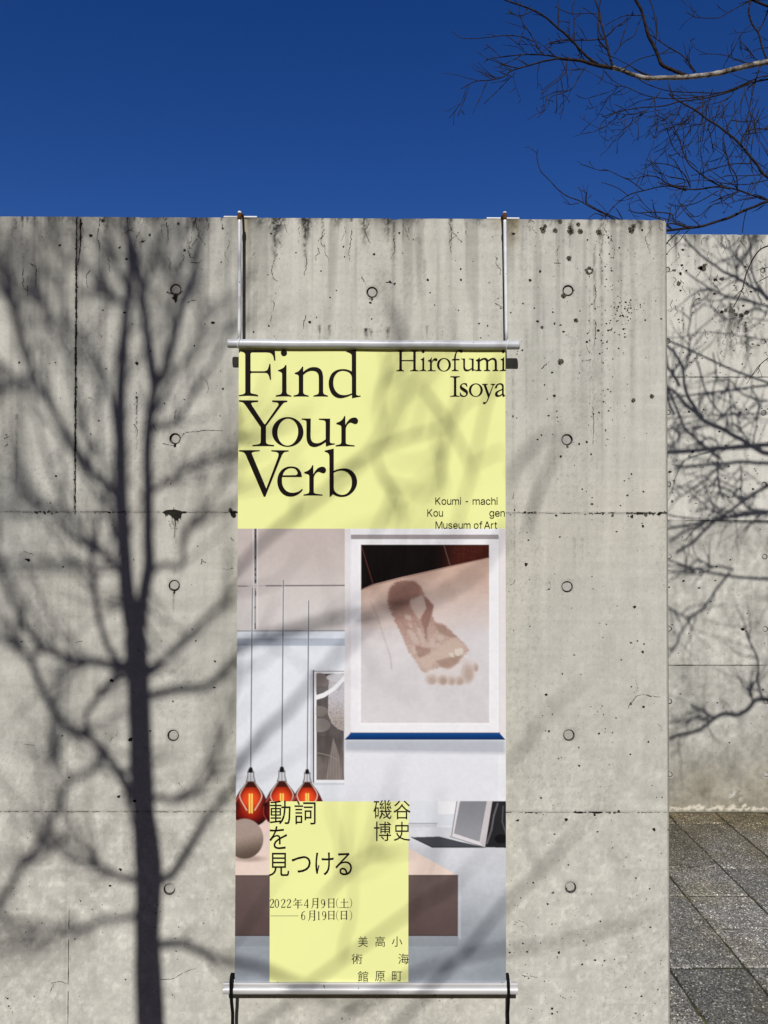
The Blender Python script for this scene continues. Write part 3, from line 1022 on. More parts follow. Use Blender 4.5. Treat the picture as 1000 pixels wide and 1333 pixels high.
class Paint:
    """the printed photograph, drawn as a raster of plain colours"""
    def __init__(s, x0, y0, x1, y1, S=3):
        s.x0, s.y0, s.S = x0, y0, S
        s.w = int((x1 - x0) * S); s.h = int((y1 - y0) * S)
        s.a = np.zeros((s.h, s.w, 3), np.float32)
        s.X, s.Y = np.meshgrid(x0 + (np.arange(s.w) + .5) / S, y0 + (np.arange(s.h) + .5) / S)

    def win(s, bx):
        i0 = max(0, int((bx[0] - s.x0) * s.S) - 2); i1 = min(s.w, int((bx[2] - s.x0) * s.S) + 3)
        j0 = max(0, int((bx[1] - s.y0) * s.S) - 2); j1 = min(s.h, int((bx[3] - s.y0) * s.S) + 3)
        return slice(j0, j1), slice(i0, i1)

    def put(s, sl, m, c, al=1.0):
        if callable(c): c = c(s.X[sl], s.Y[sl])
        c = lin(c).astype(np.float32)
        m = (m * al)[..., None].astype(np.float32)
        s.a[sl] = s.a[sl] * (1 - m) + c * m

    def poly(s, pts, c, al=1.0, warp=0.0, seed=0, soft=0):
        P = np.array(pts, float)
        e = 3 + warp * 2 + soft
        sl = s.win((P[:, 0].min() - e, P[:, 1].min() - e, P[:, 0].max() + e, P[:, 1].max() + e))
        X, Y = s.X[sl], s.Y[sl]
        if warp:
            X = X + warp * 2 * (fbm(X * .7, Y * .7, seed, 3) - .5); Y = Y + warp * 2 * (fbm(X * .7 + 40, Y * .7, seed + 5, 3) - .5)
        ins = np.zeros(X.shape, bool)
        for (xa, ya), (xb, yb) in zip(P, np.roll(P, -1, 0)):
            if ya == yb: continue
            c1 = (ya > Y) != (yb > Y)
            ins ^= c1 & (X < (xb - xa) * (Y - ya) / (yb - ya) + xa)
        m = ins.astype(float)
        if soft:
            k = int(soft * s.S)
            for ax in (0, 1):
                cs = np.cumsum(np.pad(m, [(k + 1, k) if a == ax else (0, 0) for a in (0, 1)], mode='edge'), axis=ax)
                m = (np.take(cs, range(2 * k + 1, cs.shape[ax]), ax) - np.take(cs, range(0, cs.shape[ax] - 2 * k - 1), ax)) / (2 * k + 1)
        s.put(sl, m, c, al)

    def rect(s, x0, y0, x1, y1, c, al=1.0):
        s.poly([(x0, y0), (x1, y0), (x1, y1), (x0, y1)], c, al)

    def line(s, pts, w, c, al=1.0, soft=.35):
        P = np.array(pts, float)
        for (xa, ya), (xb, yb) in zip(P[:-1], P[1:]):
            sl = s.win((min(xa, xb) - w - 2, min(ya, yb) - w - 2, max(xa, xb) + w + 2, max(ya, yb) + w + 2))
            X, Y = s.X[sl], s.Y[sl]
            L2 = max((xb - xa) ** 2 + (yb - ya) ** 2, 1e-9)
            t = np.clip(((X - xa) * (xb - xa) + (Y - ya) * (yb - ya)) / L2, 0, 1)
            d = np.hypot(X - xa - t * (xb - xa), Y - ya - t * (yb - ya))
            s.put(sl, 1 - smooth(w / 2 - soft, w / 2 + soft, d), c, al)

    def ell(s, cx, cy, rx, ry, c, al=1.0, soft=.05):
        sl = s.win((cx - rx * 1.3 - 2, cy - ry * 1.3 - 2, cx + rx * 1.3 + 2, cy + ry * 1.3 + 2))
        d = np.hypot((s.X[sl] - cx) / rx, (s.Y[sl] - cy) / ry)
        s.put(sl, 1 - smooth(1 - soft, 1 + soft, d), c, al)


def C3(a, b, t):
    return np.asarray(a, float) * (1 - t[..., None]) + np.asarray(b, float) * t[..., None]


def draw_print():
    p = Paint(303, 686, 662, 1284)
    # gallery room
    p.rect(300, 680, 665, 823, lambda X, Y: C3((196, 184, 182), (214, 209, 210), smooth(690, 822, Y)) + 5 * (fbm(X * .03, Y * .03, 3)[..., None] - .5))
    p.rect(300, 822, 665, 1100, lambda X, Y: C3((231, 237, 248), (226, 230, 240), smooth(840, 1000, Y)) + 10 * (fbm(X * .03, Y * .03, 4)[..., None] - .5))
    p.rect(300, 822, 449, 831, (226, 233, 246)); p.rect(300, 831, 449, 840, (188, 198, 214))
    p.line([(305, 821.5), (449, 821)], 1.1, (120, 125, 140)); p.line([(305, 840), (449, 840)], .8, (170, 180, 198))
    p.line([(310, 763), (322, 763)], 1.2, (95, 92, 95)); p.line([(346, 762.6), (450, 762)], 1.5, (88, 85, 90))
    p.line([(322, 763), (346, 762.4)], .8, (170, 165, 170))
    p.line([(329.6, 688), (330.2, 818)], .9, (222, 225, 235)); p.line([(335.4, 688), (335, 818)], .9, (228, 228, 236))
    p.line([(332.6, 688), (332.6, 757)], 2.6, lambda X, Y: C3((70, 74, 84), (130, 132, 142), smooth(700, 757, Y)))
    for y in (697, 725, 740, 747, 755, 757, 770, 773): p.line([(332.6, y), (332.6, y + 2)], 1.6, (20, 22, 28))
    p.line([(332.3, 766), (332.2, 818)], 1.0, (70, 72, 78))
    for y in (812, 815, 817, 790): p.line([(332.2, y), (332.2, y + 1.6)], 1.6, (20, 22, 28))
    p.line([(328.6, 765), (326.4, 1001)], 2.6, (240, 243, 250), .7); p.line([(369, 755), (367, 1001)], 2.8, (240, 243, 250), .55); p.line([(402, 782), (400, 1001)], 2.8, (240, 243, 250), .55)
    p.line([(328.6, 765), (326.4, 1001)], 1.25, (62, 70, 86)); p.line([(369, 755), (367, 1001)], 1.25, (62, 70, 86)); p.line([(402, 782), (400, 1001)], 1.25, (62, 70, 86))
    # small framed picture of stones
    p.rect(404, 872, 450, 1022, (205, 211, 224)); p.rect(407, 872.5, 450, 1019, (238, 239, 246))
    p.rect(407.2, 872.5, 409, 1019, (18, 16, 22)); p.line([(409, 874), (450, 874)], 1, (120, 122, 132))
    keep = p.a[p.win((395, 865, 412, 1025))].copy()
    p.rect(412, 877, 448, 1015.5, lambda X, Y: C3((92, 86, 86), (118, 108, 106), smooth(950, 1010, Y)) + 40 * (fbm(X * .15, Y * .06, 8)[..., None] - .5))
    p.ell(416, 887, 12, 11, (128, 118, 118)); p.ell(418, 897, 12, 4, (108, 104, 106)); p.ell(415, 926, 12, 7, (124, 118, 114)); p.ell(417, 944, 13, 9, (136, 130, 127)); p.ell(425, 940, 10, 12, (98, 92, 92), .5, .5)
    p.poly([(428, 885), (449, 878), (449, 952), (440, 949), (432, 942), (427, 930)], lambda X, Y: C3((196, 194, 202), (176, 166, 164), smooth(905, 940, Y)) - 34 * (fbm(X * .9, Y * .9, 9)[..., None] > .6))
    p.ell(440, 882, 15, 5, (205, 203, 210)); p.poly([(412, 911), (422, 908), (436, 899), (449, 886), (449, 877), (444, 884), (433, 895), (421, 902), (412, 905)], (236, 237, 244))
    p.rect(414, 958, 432, 985, (78, 72, 70), .55); p.poly([(434, 960), (442, 985), (446, 1015), (424, 1015)], (160, 150, 146), .5)
    p.line([(414, 980), (430, 984), (440, 990)], 1, (160, 150, 146), .8)
    for k in range(8): p.line([(424 + k * 3, 985 - k), (420 + k * 4, 1015)], .9, (84, 76, 74), .5)
    sl = p.win((395, 865, 412, 1025)); w_ = int((412 - 395) * 3) + 1
    p.a[sl[0], sl[1].start:sl[1].start + w_] = keep[:, :w_]
    p.rect(448.4, 870, 452, 1025, (228, 229, 237))
    # lower part of the room: wall foot, floor, table
    p.rect(300, 1040, 665, 1075, lambda X, Y: C3((222, 226, 236), (214, 219, 229), smooth(560, 610, X)))
    p.rect(570.5, 1043, 665, 1060, (238, 239, 246)); p.line([(530, 1072), (569, 1072)], 1.2, (150, 154, 164)); p.rect(530, 1073, 569, 1077, (205, 208, 216))
    p.rect(300, 1077, 665, 1284, lambda X, Y: C3((214, 217, 226), (150, 158, 168), smooth(1090, 1260, Y)) + 26 * (fbm(X * .02, Y * .035, 12)[..., None] - .5) + 8 * (fbm(X * .2, Y * .3, 13)[..., None] - .5))
    p.poly([(536, 1090), (572, 1089), (600, 1096), (632, 1103), (563, 1103)], (72, 74, 82)); p.line([(536, 1090), (563, 1103), (632, 1103)], 1.4, (36, 36, 42))
    p.poly([(640, 1043), (662, 1043), (662, 1104), (628, 1103)], (38, 38, 42))
    p.line([(648, 1046), (643, 1062), (640, 1080), (634, 1098)], 2.2, (110, 108, 114), .8); p.line([(655, 1050), (654, 1070), (659, 1086)], 1.6, (92, 92, 98), .8); p.ell(652, 1092, 8, 6, (20, 18, 22))
    p.poly([(595, 1043), (641, 1043), (631, 1103), (586, 1089)], (222, 219, 226)); p.poly([(599, 1043), (634, 1043), (624.5, 1096), (591, 1085)], lambda X, Y: C3((134, 136, 144), (150, 152, 160), smooth(1043, 1095, Y)))
    p.line([(588, 1088), (595, 1043)], 1, (90, 90, 98)); p.line([(586, 1089), (631, 1103)], 1, (120, 118, 124)); p.poly([(634, 1043), (641, 1043), (631.5, 1103), (625, 1097)], (204, 198, 204))
    # pink table with brown front
    p.poly([(300, 1048), (480, 1048), (530, 1103), (596, 1140), (300, 1140)], lambda X, Y: C3((224, 205, 199), (236, 216, 206), smooth(1070, 1140, Y)))
    p.rect(300, 1139.5, 596, 1218, lambda X, Y: C3((106, 90, 88), (92, 76, 75), smooth(1140, 1218, Y)) + 8 * (fbm(X * .05, Y * .05, 15)[..., None] - .5))
    p.line([(300, 1140), (596, 1139.6)], 1.2, (70, 56, 54)); p.line([(300, 1218), (596, 1218)], 1.2, (50, 24, 28)); p.line([(596, 1140), (596, 1218)], 1, (74, 60, 60))
    p.rect(300, 1219, 596, 1232, (120, 126, 134), .35)
    p.poly([(596, 1141), (600, 1139), (600, 1225), (596, 1218)], (226, 228, 236), .25)
    # brown tinted glass lamps
    for cx, dy, r, full in ((326.5, 0, 1.0, 1), (367, 0, 1.02, 0), (400, -1.5, .92, 0)):
        yb = 1046 + dy; f = lambda pts: [(cx + x * r, yb + y * r) for x, y in pts]
        body = cr([(-4, -28), (-9, -22), (-16, -13), (-22, 0), (-23.5, 10), (-19, 22), (-9, 29), (0, 30), (9, 29), (19, 22), (23.5, 10), (22, 0), (16, -13), (9, -22), (4, -28)], 5)
        p.poly(f(body), lambda X, Y: C3((96, 18, 16), (40, 8, 10), smooth(.45, 1.0, np.hypot((X - cx) / 24, (Y - yb - 2) / 30))))
        p.poly(f(cr([(-4, -28), (-14, -12), (-13, -4), (-8, 6), (0, 20), (8, 6), (13, -4), (14, -12), (4, -28)], 5)), lambda X, Y: C3((206, 40, 18), (120, 16, 12), smooth(.3, 1.1, np.hypot((X - cx) / 15, (Y - yb + 4) / 20))))
        p.ell(cx, yb - 2, 10 * r, 15 * r, (244, 96, 36), .6, .7); p.ell(cx, yb - 6, 13 * r, 7 * r, (250, 84, 46), .42, .8); p.ell(cx, yb + 12, 16 * r, 9 * r, (170, 26, 16), .5, .7)
        p.poly(f([(-5, -29), (5, -29), (9, -21), (-9, -21)]), (54, 24, 18), .9)
        for sx in (-1, 1):
            p.line(f(cr([(sx * 4, -29), (sx * 13.5, -14), (sx * 13.5, -6), (sx * 8, 4), (sx * 5, 9)], 6)), 1.0, (246, 222, 206), .75)
            p.line(f(cr([(sx * 4, -42), (sx * 3.6, -34), (sx * 5, -28), (sx * 15, -15), (sx * 22, -1)], 6)), 1.0, (70, 50, 52), .8)
        p.poly(f([(-3.6, -42), (3.6, -42), (3.8, -35), (5, -29), (-5, -29), (-3.8, -35)]), (196, 196, 202), .7)
        p.line(f([(-3.8, -42), (-4, -35), (-6, -28)]), 1, (84, 80, 86)); p.line(f([(3.8, -42), (4, -35), (6, -28)]), 1, (84, 80, 86)); p.line(f([(0, -40), (0, -29)]), 1, (120, 118, 124))
        for sx in (-1.6, 1.6): p.line(f([(sx, -12), (sx, 12)]), 1.9, (255, 226, 110))
        p.line(f([(0, -12), (0, 12)]), .7, (214, 130, 40), .8)
        p.poly(f([(-3, -45), (3, -45), (3, -40), (-3, -40)]), (20, 18, 20)); p.poly(f([(-2.2, -47), (2.2, -47), (2.2, -44), (-2.2, -44)]), (30, 28, 30))
        p.line(f(cr([(-23, 4), (-23, 14), (-17, 24)], 5)), 1, (170, 60, 60), .7); p.line(f(cr([(-20, -2), (-15, -10)], 5)), 1.6, (196, 90, 90), .5)
    p.poly([(336, 1076), (351, 1070), (351, 1082), (340, 1084)], (236, 206, 200), .8)
    # stone ball on the table
    p.ell(324, 1118, 20, 4, (120, 92, 84), .55, .6)
    p.ell(318.5, 1092, 24.5, 26, lambda X, Y: C3((168, 150, 142), (94, 80, 70), smooth(-.1, 1.15, ((X - 318) * .25 + (Y - 1088)) / 26)) + 10 * (fbm(X * .5, Y * .5, 18)[..., None] - .5), 1, .03)
    # framed footprint photograph
    p.poly([(449, 686), (662, 686), (662, 1043), (449, 1043)], lambda X, Y: C3((232, 234, 243), (226, 228, 238), smooth(965, 1040, Y)))
    p.rect(649, 960, 662, 1043, (238, 240, 248)); p.rect(640, 1000, 649, 1043, (232, 234, 243))
    p.rect(449, 688, 658.5, 963, (240, 240, 247)); p.rect(449, 688, 456.5, 963, (226, 223, 229)); p.line([(457, 696), (457, 954)], .8, (208, 206, 214)); p.rect(650, 688, 658.5, 960, (232, 226, 231)); p.line([(650, 700), (650.5, 954)], .8, (214, 212, 218))
    p.rect(457, 696, 649.3, 701, (160, 152, 156)); p.line([(457, 701.3), (649, 701.3)], .7, (120, 112, 118))
    p.poly([(456.5, 701), (466, 707), (466, 945), (456.5, 953)], (236, 235, 243), .8)
    p.rect(469, 708, 638, 943, (246, 246, 250))
    p.rect(470, 709, 637, 941, lambda X, Y: C3((202, 172, 158), (217, 211, 214), smooth(745, 860, Y + (X - 470) * .12)) + 20 * (fbm(X * .05, Y * .05, 20)[..., None] - .5) + 9 * (fbm(X * .12, Y * 1.1, 21)[..., None] - .5))
    p.rect(470, 820, 637, 941, (214, 214, 222), .35)
    p.poly([(470, 709), (637, 709), (637, 725.5), (586, 737), (520, 752), (485, 761), (470, 767.5)], lambda X, Y: C3((14, 7, 8), (72, 24, 16), smooth(560, 600, X) * .9) + 10 * (fbm(X * .3, Y * .04, 22)[..., None] - .5))
    p.line([(578, 709), (581, 720), (586, 736)], 1, (120, 90, 80), .8); p.line([(471, 712), (478, 735), (486, 761)], 1, (110, 60, 52), .7)
    p.line([(470, 768), (486, 762), (521, 753), (586, 738), (637, 726)], 1.1, (150, 106, 92), .8)
    for k in range(26): p.ell(590 + R.random() * 44, 712 + R.random() * 16, .5, .5, (150, 110, 100), .22)
    p.line(cr([(482, 782), (490, 800), (500, 830), (508, 855), (510, 872)], 5), 2.0, (168, 152, 144), .28, 1.2)
    q = lambda s: [(500 + x / 7.143, 740 + y / 7.143) for x, y in parse(s)]
    foot = q("40,230 60,170 110,130 200,105 290,115 345,170 380,250 420,300 460,340 455,400 440,430 480,500 540,510 620,570 690,650 740,690 785,760 770,790 740,810 690,880 620,940 520,925 400,970 360,965 280,840 240,790 190,680 140,560 110,500 80,450 60,390 30,340")
    p.poly(foot, (196, 168, 156), .5, 1.6, 30, 1.5)
    p.poly(foot, lambda X, Y: C3((150, 110, 100), (188, 160, 148), smooth(790, 850, Y + (X - 540) * .3)) + 48 * (fbm(X * .55, Y * .55, 25)[..., None] - .5), .74, 2.8, 30, .9)
    p.poly(q("50,180 120,130 280,115 340,180 340,250 240,290 230,350 90,370 40,320"), (126, 86, 78), .55, 2.0, 31, 2)
    p.poly(q("60,330 240,350 230,380 120,400 70,380"), (158, 124, 112), .6, 1.4, 35, 1)
    p.poly(q("380,260 460,340 450,410 400,560 400,740 370,560 340,470 390,380"), (130, 92, 84), .65, 1.6, 32, 1)
    p.poly(q("470,520 560,530 690,650 600,640 520,600"), (142, 116, 102), .6, 2, 33, 1.3)
    p.poly(q("290,710 440,750 430,800 330,830 290,790"), (146, 112, 100), .6, 1.6, 34, 1.3)
    for k, s in enumerate(("240,300 350,250 375,300 390,370 330,480 300,440 250,370", "190,425 250,440 265,480 200,470", "220,560 290,600 325,690 300,705 250,660", "290,540 340,560 372,640 370,720 330,650",
                           "430,650 470,650 465,740 420,730", "385,660 400,650 405,730 385,730", "495,620 550,620 560,650 520,680 490,650", "240,700 310,770 300,800 265,780", "485,690 520,700 510,740 475,730",
                           "220,500 255,520 270,560 230,530", "275,500 300,510 290,530")):
        p.poly(q(s), (202, 184, 176), .66, 1.8, 40 + k, 1.0)
    p.poly(q("470,760 570,690 680,655 740,720 740,790 660,840 600,830 540,860 470,870 430,930 350,920 320,850"), (206, 188, 176), .6, 2.0, 52, 2)
    p.poly(q("480,860 600,830 720,800 700,870 620,935 540,920"), (158, 130, 116), .7, 2, 53, 1.3)
    for s in ("600,790 640,780 655,830 620,820", "660,750 730,740 735,790 690,820 660,800"): p.poly(q(s), (224, 214, 208), .75, .8, 55, .4)
    # toes, joined to the ball by a pale film
    p.poly(q("370,960 440,940 560,930 660,900 720,830 800,850 880,890 870,960 820,1050 700,1085 560,1085 440,1075 390,1020"), (212, 198, 192), .5, 1.6, 57, 1.8)
    p.poly(q("420,945 520,925 600,950 690,890 735,900 700,990 600,985 500,980 430,975"), (219, 212, 214), .8, 1.2, 56, 1.2)
    for x, y, a, b, k in ((440, 1035, 58, 50, .5), (545, 1040, 48, 46, .7), (625, 1045, 38, 42, .55), (700, 1045, 44, 44, .55), (778, 975, 62, 98, .5), (852, 920, 26, 42, .55)):
        p.ell(500 + x / 7.143, 740 + y / 7.143, a / 7.143, b / 7.143, (188, 166, 155), k, .25)
        p.ell(500 + (x + 8) / 7.143, 740 + (y + 8) / 7.143, a * .6 / 7.143, b * .65 / 7.143, (166, 143, 130), k, .5)
    # blue lip of the frame and what it shades in the print
    p.poly([(449, 963), (658, 963), (658, 981), (449, 978)], (176, 181, 194), .85, soft=3)
    p.rect(449, 988, 649, 1043, (229, 231, 240), .6)
    p.poly([(448.5, 963), (456.5, 954.3), (650.5, 954.3), (658.2, 963)], lambda X, Y: C3((12, 70, 138), (6, 48, 102), smooth(955, 963, Y)))
    p.line([(456, 954), (651, 954)], .8, (30, 60, 100))
    gr = (hash2(np.arange(p.w)[None, :] + np.zeros((p.h, 1)), np.arange(p.h)[:, None] + np.zeros((1, p.w)), 9) - .5)
    p.a *= (1 + .10 * gr[..., None] + .08 * (fbm(p.X * .25, p.Y * .25, 60, 3)[..., None] - .5)).astype(np.float32)
    return p


def build_print():
    p = draw_print()
    a = p.a
    H, W = a.shape[:2]
    nx, nz = 470, 780
    y = np.linspace(688.2, 1279.0, nz + 1); u = np.linspace(0, 1, nx + 1)
    L = 311.0 + (305.6 - 311.0) * (y - 453.0) / 826.0; Rr = 658.0 + (y - 453.0) / 826.0
    PX = L[:, None] * (1 - u) + Rr[:, None] * u
    PY = np.repeat(y[:, None], nx + 1, 1)
    pts = np.stack([PX.ravel(), PY.ravel()], 1)
    V = pxa(pts, BNY - 0.0005)
    # box filter then bilinear lookup
    b = a.copy()
    for ax in (0, 1):
        b = (np.roll(b, 1, ax) + b + np.roll(b, -1, ax)) / 3
    fx = np.clip((pts[:, 0] - p.x0) * p.S - .5, 0, W - 1.01); fy = np.clip((pts[:, 1] - p.y0) * p.S - .5, 0, H - 1.01)
    ix, iy = fx.astype(int), fy.astype(int); tx, ty = (fx - ix)[:, None], (fy - iy)[:, None]
    c = (b[iy, ix] * (1 - tx) + b[iy, ix + 1] * tx) * (1 - ty) + (b[iy + 1, ix] * (1 - tx) + b[iy + 1, ix + 1] * tx) * ty
    c = c * PRINT_K
    kk, ii = np.meshgrid(np.arange(nz), np.arange(nx), indexing='ij')
    q = (kk * (nx + 1) + ii).ravel()
    Q = np.stack([q, q + nx + 1, q + nx + 2, q + 1], 1)
    me = bpy.data.meshes.new("photo_print")
    me.vertices.add(len(V)); me.vertices.foreach_set("co", V.astype(np.float32).ravel())
    me.loops.add(Q.size); me.loops.foreach_set("vertex_index", Q.ravel().astype(np.int32))
    me.polygons.add(len(Q)); me.polygons.foreach_set("loop_start", np.arange(0, Q.size, 4, dtype=np.int32))
    me.update(calc_edges=True)
    at = me.color_attributes.new("print", 'FLOAT_COLOR', 'POINT')
    full = np.ones((len(V), 4), np.float32); full[:, :3] = c
    at.data.foreach_set("color", full.ravel())
    o = link("photo_print", me, M['print'])
    under(o, banner)


PRINT_K = 0.82
build_print()
l_, r_ = 351.2, 531.8
V_ = [tuple(px(x, y, BNY - .0009)) for x, y in ((351.4, 1043.2), (351.0, 1279), (531.6, 1279), (532.0, 1043.6))]
under(mesh("yellow_panel", V_, [[0, 1, 2, 3]], M['yellow']), banner)

# ------------------------------------------------------------------ lettering
GL = {}
GL['動'] = '229,290 229,212 187,212 187,188 228,188 217,96 185,23 185,25 115,17 115,45 184,45 184,65 115,65 115,87 183,87 183,192 115,192 115,214 190,214 190,234 115,234 115,260 183,270 171,291 100,280 19,273 25,254 91,258 91,234 15,234 15,214 91,214 91,192 25,192 25,87 91,87 91,65 24,65 24,45 91,45 91,15 15,8 18,-15 166,1 151,-11 170,-30 209,11 233,61 247,121 253,188 303,188 296,52 287,3 275,-2 235,-1 243,-26 286,-26 299,-22 309,-13 322,43 328,199 328,212 254,212 255,290|47,131 91,131 91,105 47,105|115,131 161,131 161,105 115,105|47,173 91,173 91,148 47,148|115,173 161,173 161,148 115,148'
GL['詞'] = '151,220 151,198 280,198 280,220|31,188 31,167 129,167 129,188|31,142 31,121 130,121 130,142|17,235 17,213 142,213 142,235|54,285 78,238 98,250 73,296|143,277 143,252 299,252 299,6 298,0 292,-2 244,-1 252,-28 310,-23 321,-13 324,6 324,277|186,145 241,145 241,78 186,78|164,167 164,32 186,32 186,55 264,55 264,167|31,96 31,-23 54,-23 54,-7 130,-7 130,96|54,74 107,74 107,15 54,15'
GL['を'] = '309,154 297,181 269,167 205,139 188,162 158,170 133,167 110,157 141,211 257,221 258,247 151,236 161,277 132,279 124,236 100,235 41,239 41,213 99,211 114,211 85,163 33,104 57,86 89,123 117,141 149,148 170,143 181,126 151,109 124,90 106,66 98,38 105,11 125,-5 153,-13 189,-16 285,-9 285,19 190,10 165,11 145,16 131,25 126,42 142,73 182,100 181,46 208,46 207,113 278,143'
GL['見'] = '90,200 260,200 260,164 90,164|90,142 260,142 260,105 90,105|90,258 260,258 260,222 90,222|65,282 65,82 112,82 104,51 87,27 59,8 14,-5 29,-28 79,-11 111,13 130,44 140,82 197,82 197,12 199,-6 206,-18 219,-24 240,-25 297,-25 315,-22 327,-13 333,7 337,39 313,49 308,8 294,0 242,0 228,2 224,12 224,82 286,82 286,282'
GL['つ'] = '26,183 39,152 115,181 213,201 244,196 268,182 282,162 287,136 273,90 235,59 180,41 114,34 126,5 202,16 263,41 303,80 318,135 310,174 288,203 254,221 214,228 131,214 64,193'
GL['け'] = '89,268 57,271 55,248 47,188 42,108 48,44 60,-3 84,0 83,12 85,27 107,105 92,114 74,60 69,155 83,245|139,201 139,173 195,171 240,172 240,161 239,115 234,78 222,47 200,21 166,-1 192,-21 235,15 257,56 265,105 266,161 266,173 323,179 323,208 266,200 265,252 266,273 234,273 237,252 239,198 195,197'
GL['る'] = '203,12 175,9 141,17 128,37 136,53 156,59 189,46|83,258 84,229 107,231 215,236 133,167 39,89 59,68 91,98 121,120 154,134 193,138 225,134 250,121 266,102 272,78 260,41 228,18 221,42 207,62 186,75 157,80 134,76 117,66 106,52 103,35 108,15 123,-1 147,-11 179,-15 229,-8 267,10 291,39 300,78 292,111 272,137 240,154 200,160 151,153 244,229 263,244 247,264 228,261 108,257'
GL['磯'] = '19,275 19,252 56,252 39,172 11,109 22,84 41,116 41,-12 61,-12 61,16 107,16 107,169 61,169 79,252 116,252 116,275|61,148 88,148 88,38 61,38|207,292 220,113 175,113 175,134 152,134 152,113 120,113 120,92 152,92 143,40 112,-12 130,-28 158,11 172,54 208,23 222,39 175,77 175,92 223,92 241,30 181,-5 195,-22 250,11 274,-17 305,-28 323,-17 336,23 318,37 313,9 304,-1 285,7 269,26 317,79 294,88 260,47 247,92 335,92 335,113 300,113 309,121 277,150 262,138 289,113 243,113 235,195 231,292|127,144 189,154 195,138 210,144 189,196 174,192 184,169 149,166 200,243 181,251 170,228 145,226 180,286 160,292 132,236 118,224 125,205 160,211 138,179 121,163|252,148 314,158 319,142 335,148 314,201 299,196 308,173 273,170 326,248 306,255 295,232 269,230 303,289 283,295 256,239 243,228 250,209 285,215 263,182 245,167'
GL['谷'] = '206,273 258,231 301,190 324,207 227,288|118,285 77,243 28,208 50,189 99,228 143,275|174,232 145,193 106,158 61,128 13,107 29,82 78,105 78,-28 104,-28 104,-14 248,-14 248,-28 276,-28 276,103 319,82 339,106 255,148 189,208 195,217|104,9 104,89 248,89 248,9|89,112 135,147 174,188 214,148 260,112'
GL['博'] = '145,40 190,-6 210,8 163,54|137,215 137,96 160,96 160,120 213,120 213,97 237,97 237,120 294,120 294,96 318,96 318,215 237,215 237,235 335,235 335,256 310,256 318,266 269,293 257,278 297,256 237,256 237,294 213,294 213,256 118,256 118,235 213,235 213,215|213,158 213,137 160,137 160,158|237,158 294,158 294,137 237,137|213,175 160,175 160,196 213,196|237,175 237,196 294,196 294,175|258,106 258,78 108,78 108,56 258,56 258,0 252,-6 213,-6 220,-28 271,-24 281,-16 284,-1 284,56 338,56 338,78 284,78 284,106|57,294 57,202 14,202 14,177 57,177 57,-28 83,-28 83,177 124,177 124,202 83,202 83,294'
GL['史'] = '69,214 162,214 162,148 69,148|189,214 283,214 283,148 189,148|83,111 60,102 83,62 112,32 72,12 15,-5 31,-28 92,-8 135,16 217,-14 325,-27 338,0 233,9 155,34 180,76 188,123 310,123 310,239 189,239 189,293 162,293 162,239 43,239 43,123 161,123 154,84 132,49 105,76'
GL['美'] = '243,296 213,245 120,245 133,251 102,296 79,286 106,245 34,245 34,222 161,222 161,193 51,193 51,170 161,170 161,140 20,140 20,117 158,117 153,90 29,90 29,66 146,66 130,42 104,22 67,7 14,-4 28,-27 86,-13 128,7 156,32 174,64 198,30 231,4 271,-15 320,-27 336,-3 291,6 253,20 223,40 200,66 328,66 328,90 181,90 186,117 333,117 333,140 188,140 188,170 300,170 300,193 188,193 188,222 316,222 316,245 242,245 271,287'
GL['高'] = '100,196 252,196 252,164 100,164|74,215 74,145 279,145 279,215|154,289 165,258 21,258 21,235 328,235 328,258 194,258 180,295|34,125 34,-28 59,-28 59,103 291,103 291,0 285,-6 249,-5 257,-25 304,-22 314,-15 317,0 317,125|98,82 98,-7 123,-7 123,10 247,10 247,82|123,63 223,63 223,30 123,30'
GL['小'] = '162,289 162,8 160,1 153,-1 95,-1 105,-28 173,-23 187,-13 191,8 191,289|247,200 288,118 313,42 342,54 315,129 272,209|71,207 49,131 11,62 36,48 76,120 100,202'
GL['術'] = '185,146 235,55 254,64 204,153|248,266 248,243 331,243 331,266|194,265 225,218 243,229 210,275|75,294 48,257 12,224 27,204 66,242 99,285|159,291 159,209 106,209 106,185 150,185 122,105 82,42 100,26 133,74 159,134 159,-27 184,-27 184,185 242,185 242,209 184,209 184,291|239,184 239,160 279,160 279,7 273,1 234,1 241,-25 292,-20 302,-10 305,7 305,160 336,160 336,184|84,224 49,168 6,123 21,100 53,132 53,-28 77,-28 77,164 107,216'
GL['海'] = '33,271 94,234 109,254 48,289|15,169 72,133 87,153 29,188|25,-8 48,-22 94,92 74,106|195,164 234,125 160,125 166,174 287,174 285,125 235,125 250,135 210,174|100,125 100,100 132,100 119,23 275,23 267,2 254,-4 213,-1 220,-24 264,-25 278,-21 289,-12 301,23 327,23 327,46 304,46 308,100 337,100 337,125 310,125 312,184 313,197 144,197 136,125|157,100 284,100 279,46 149,46|186,90 228,46 244,57 201,99|155,294 130,235 96,186 118,172 156,230 328,230 328,255 168,255 180,288'
GL['館'] = '182,200 182,-27 204,-27 204,-12 291,-12 291,-26 313,-26 313,83 204,83 204,112 300,112 300,200|204,11 204,60 291,60 291,11|204,179 278,179 278,134 204,134|225,286 240,254 161,254 161,197 181,197 181,232 305,232 305,197 326,197 326,254 254,254 262,259 244,296|120,126 120,96 58,96 58,126|120,146 58,146 58,173 120,173|98,60 110,37 58,15 58,75 142,75 142,193 104,193 91,230 72,223 82,193 36,193 36,26 30,9 20,1 31,-23 118,19 130,-13 150,-2 116,68|84,296 51,253 9,219 20,195 55,224 86,260 144,206 159,225 98,278 104,288'
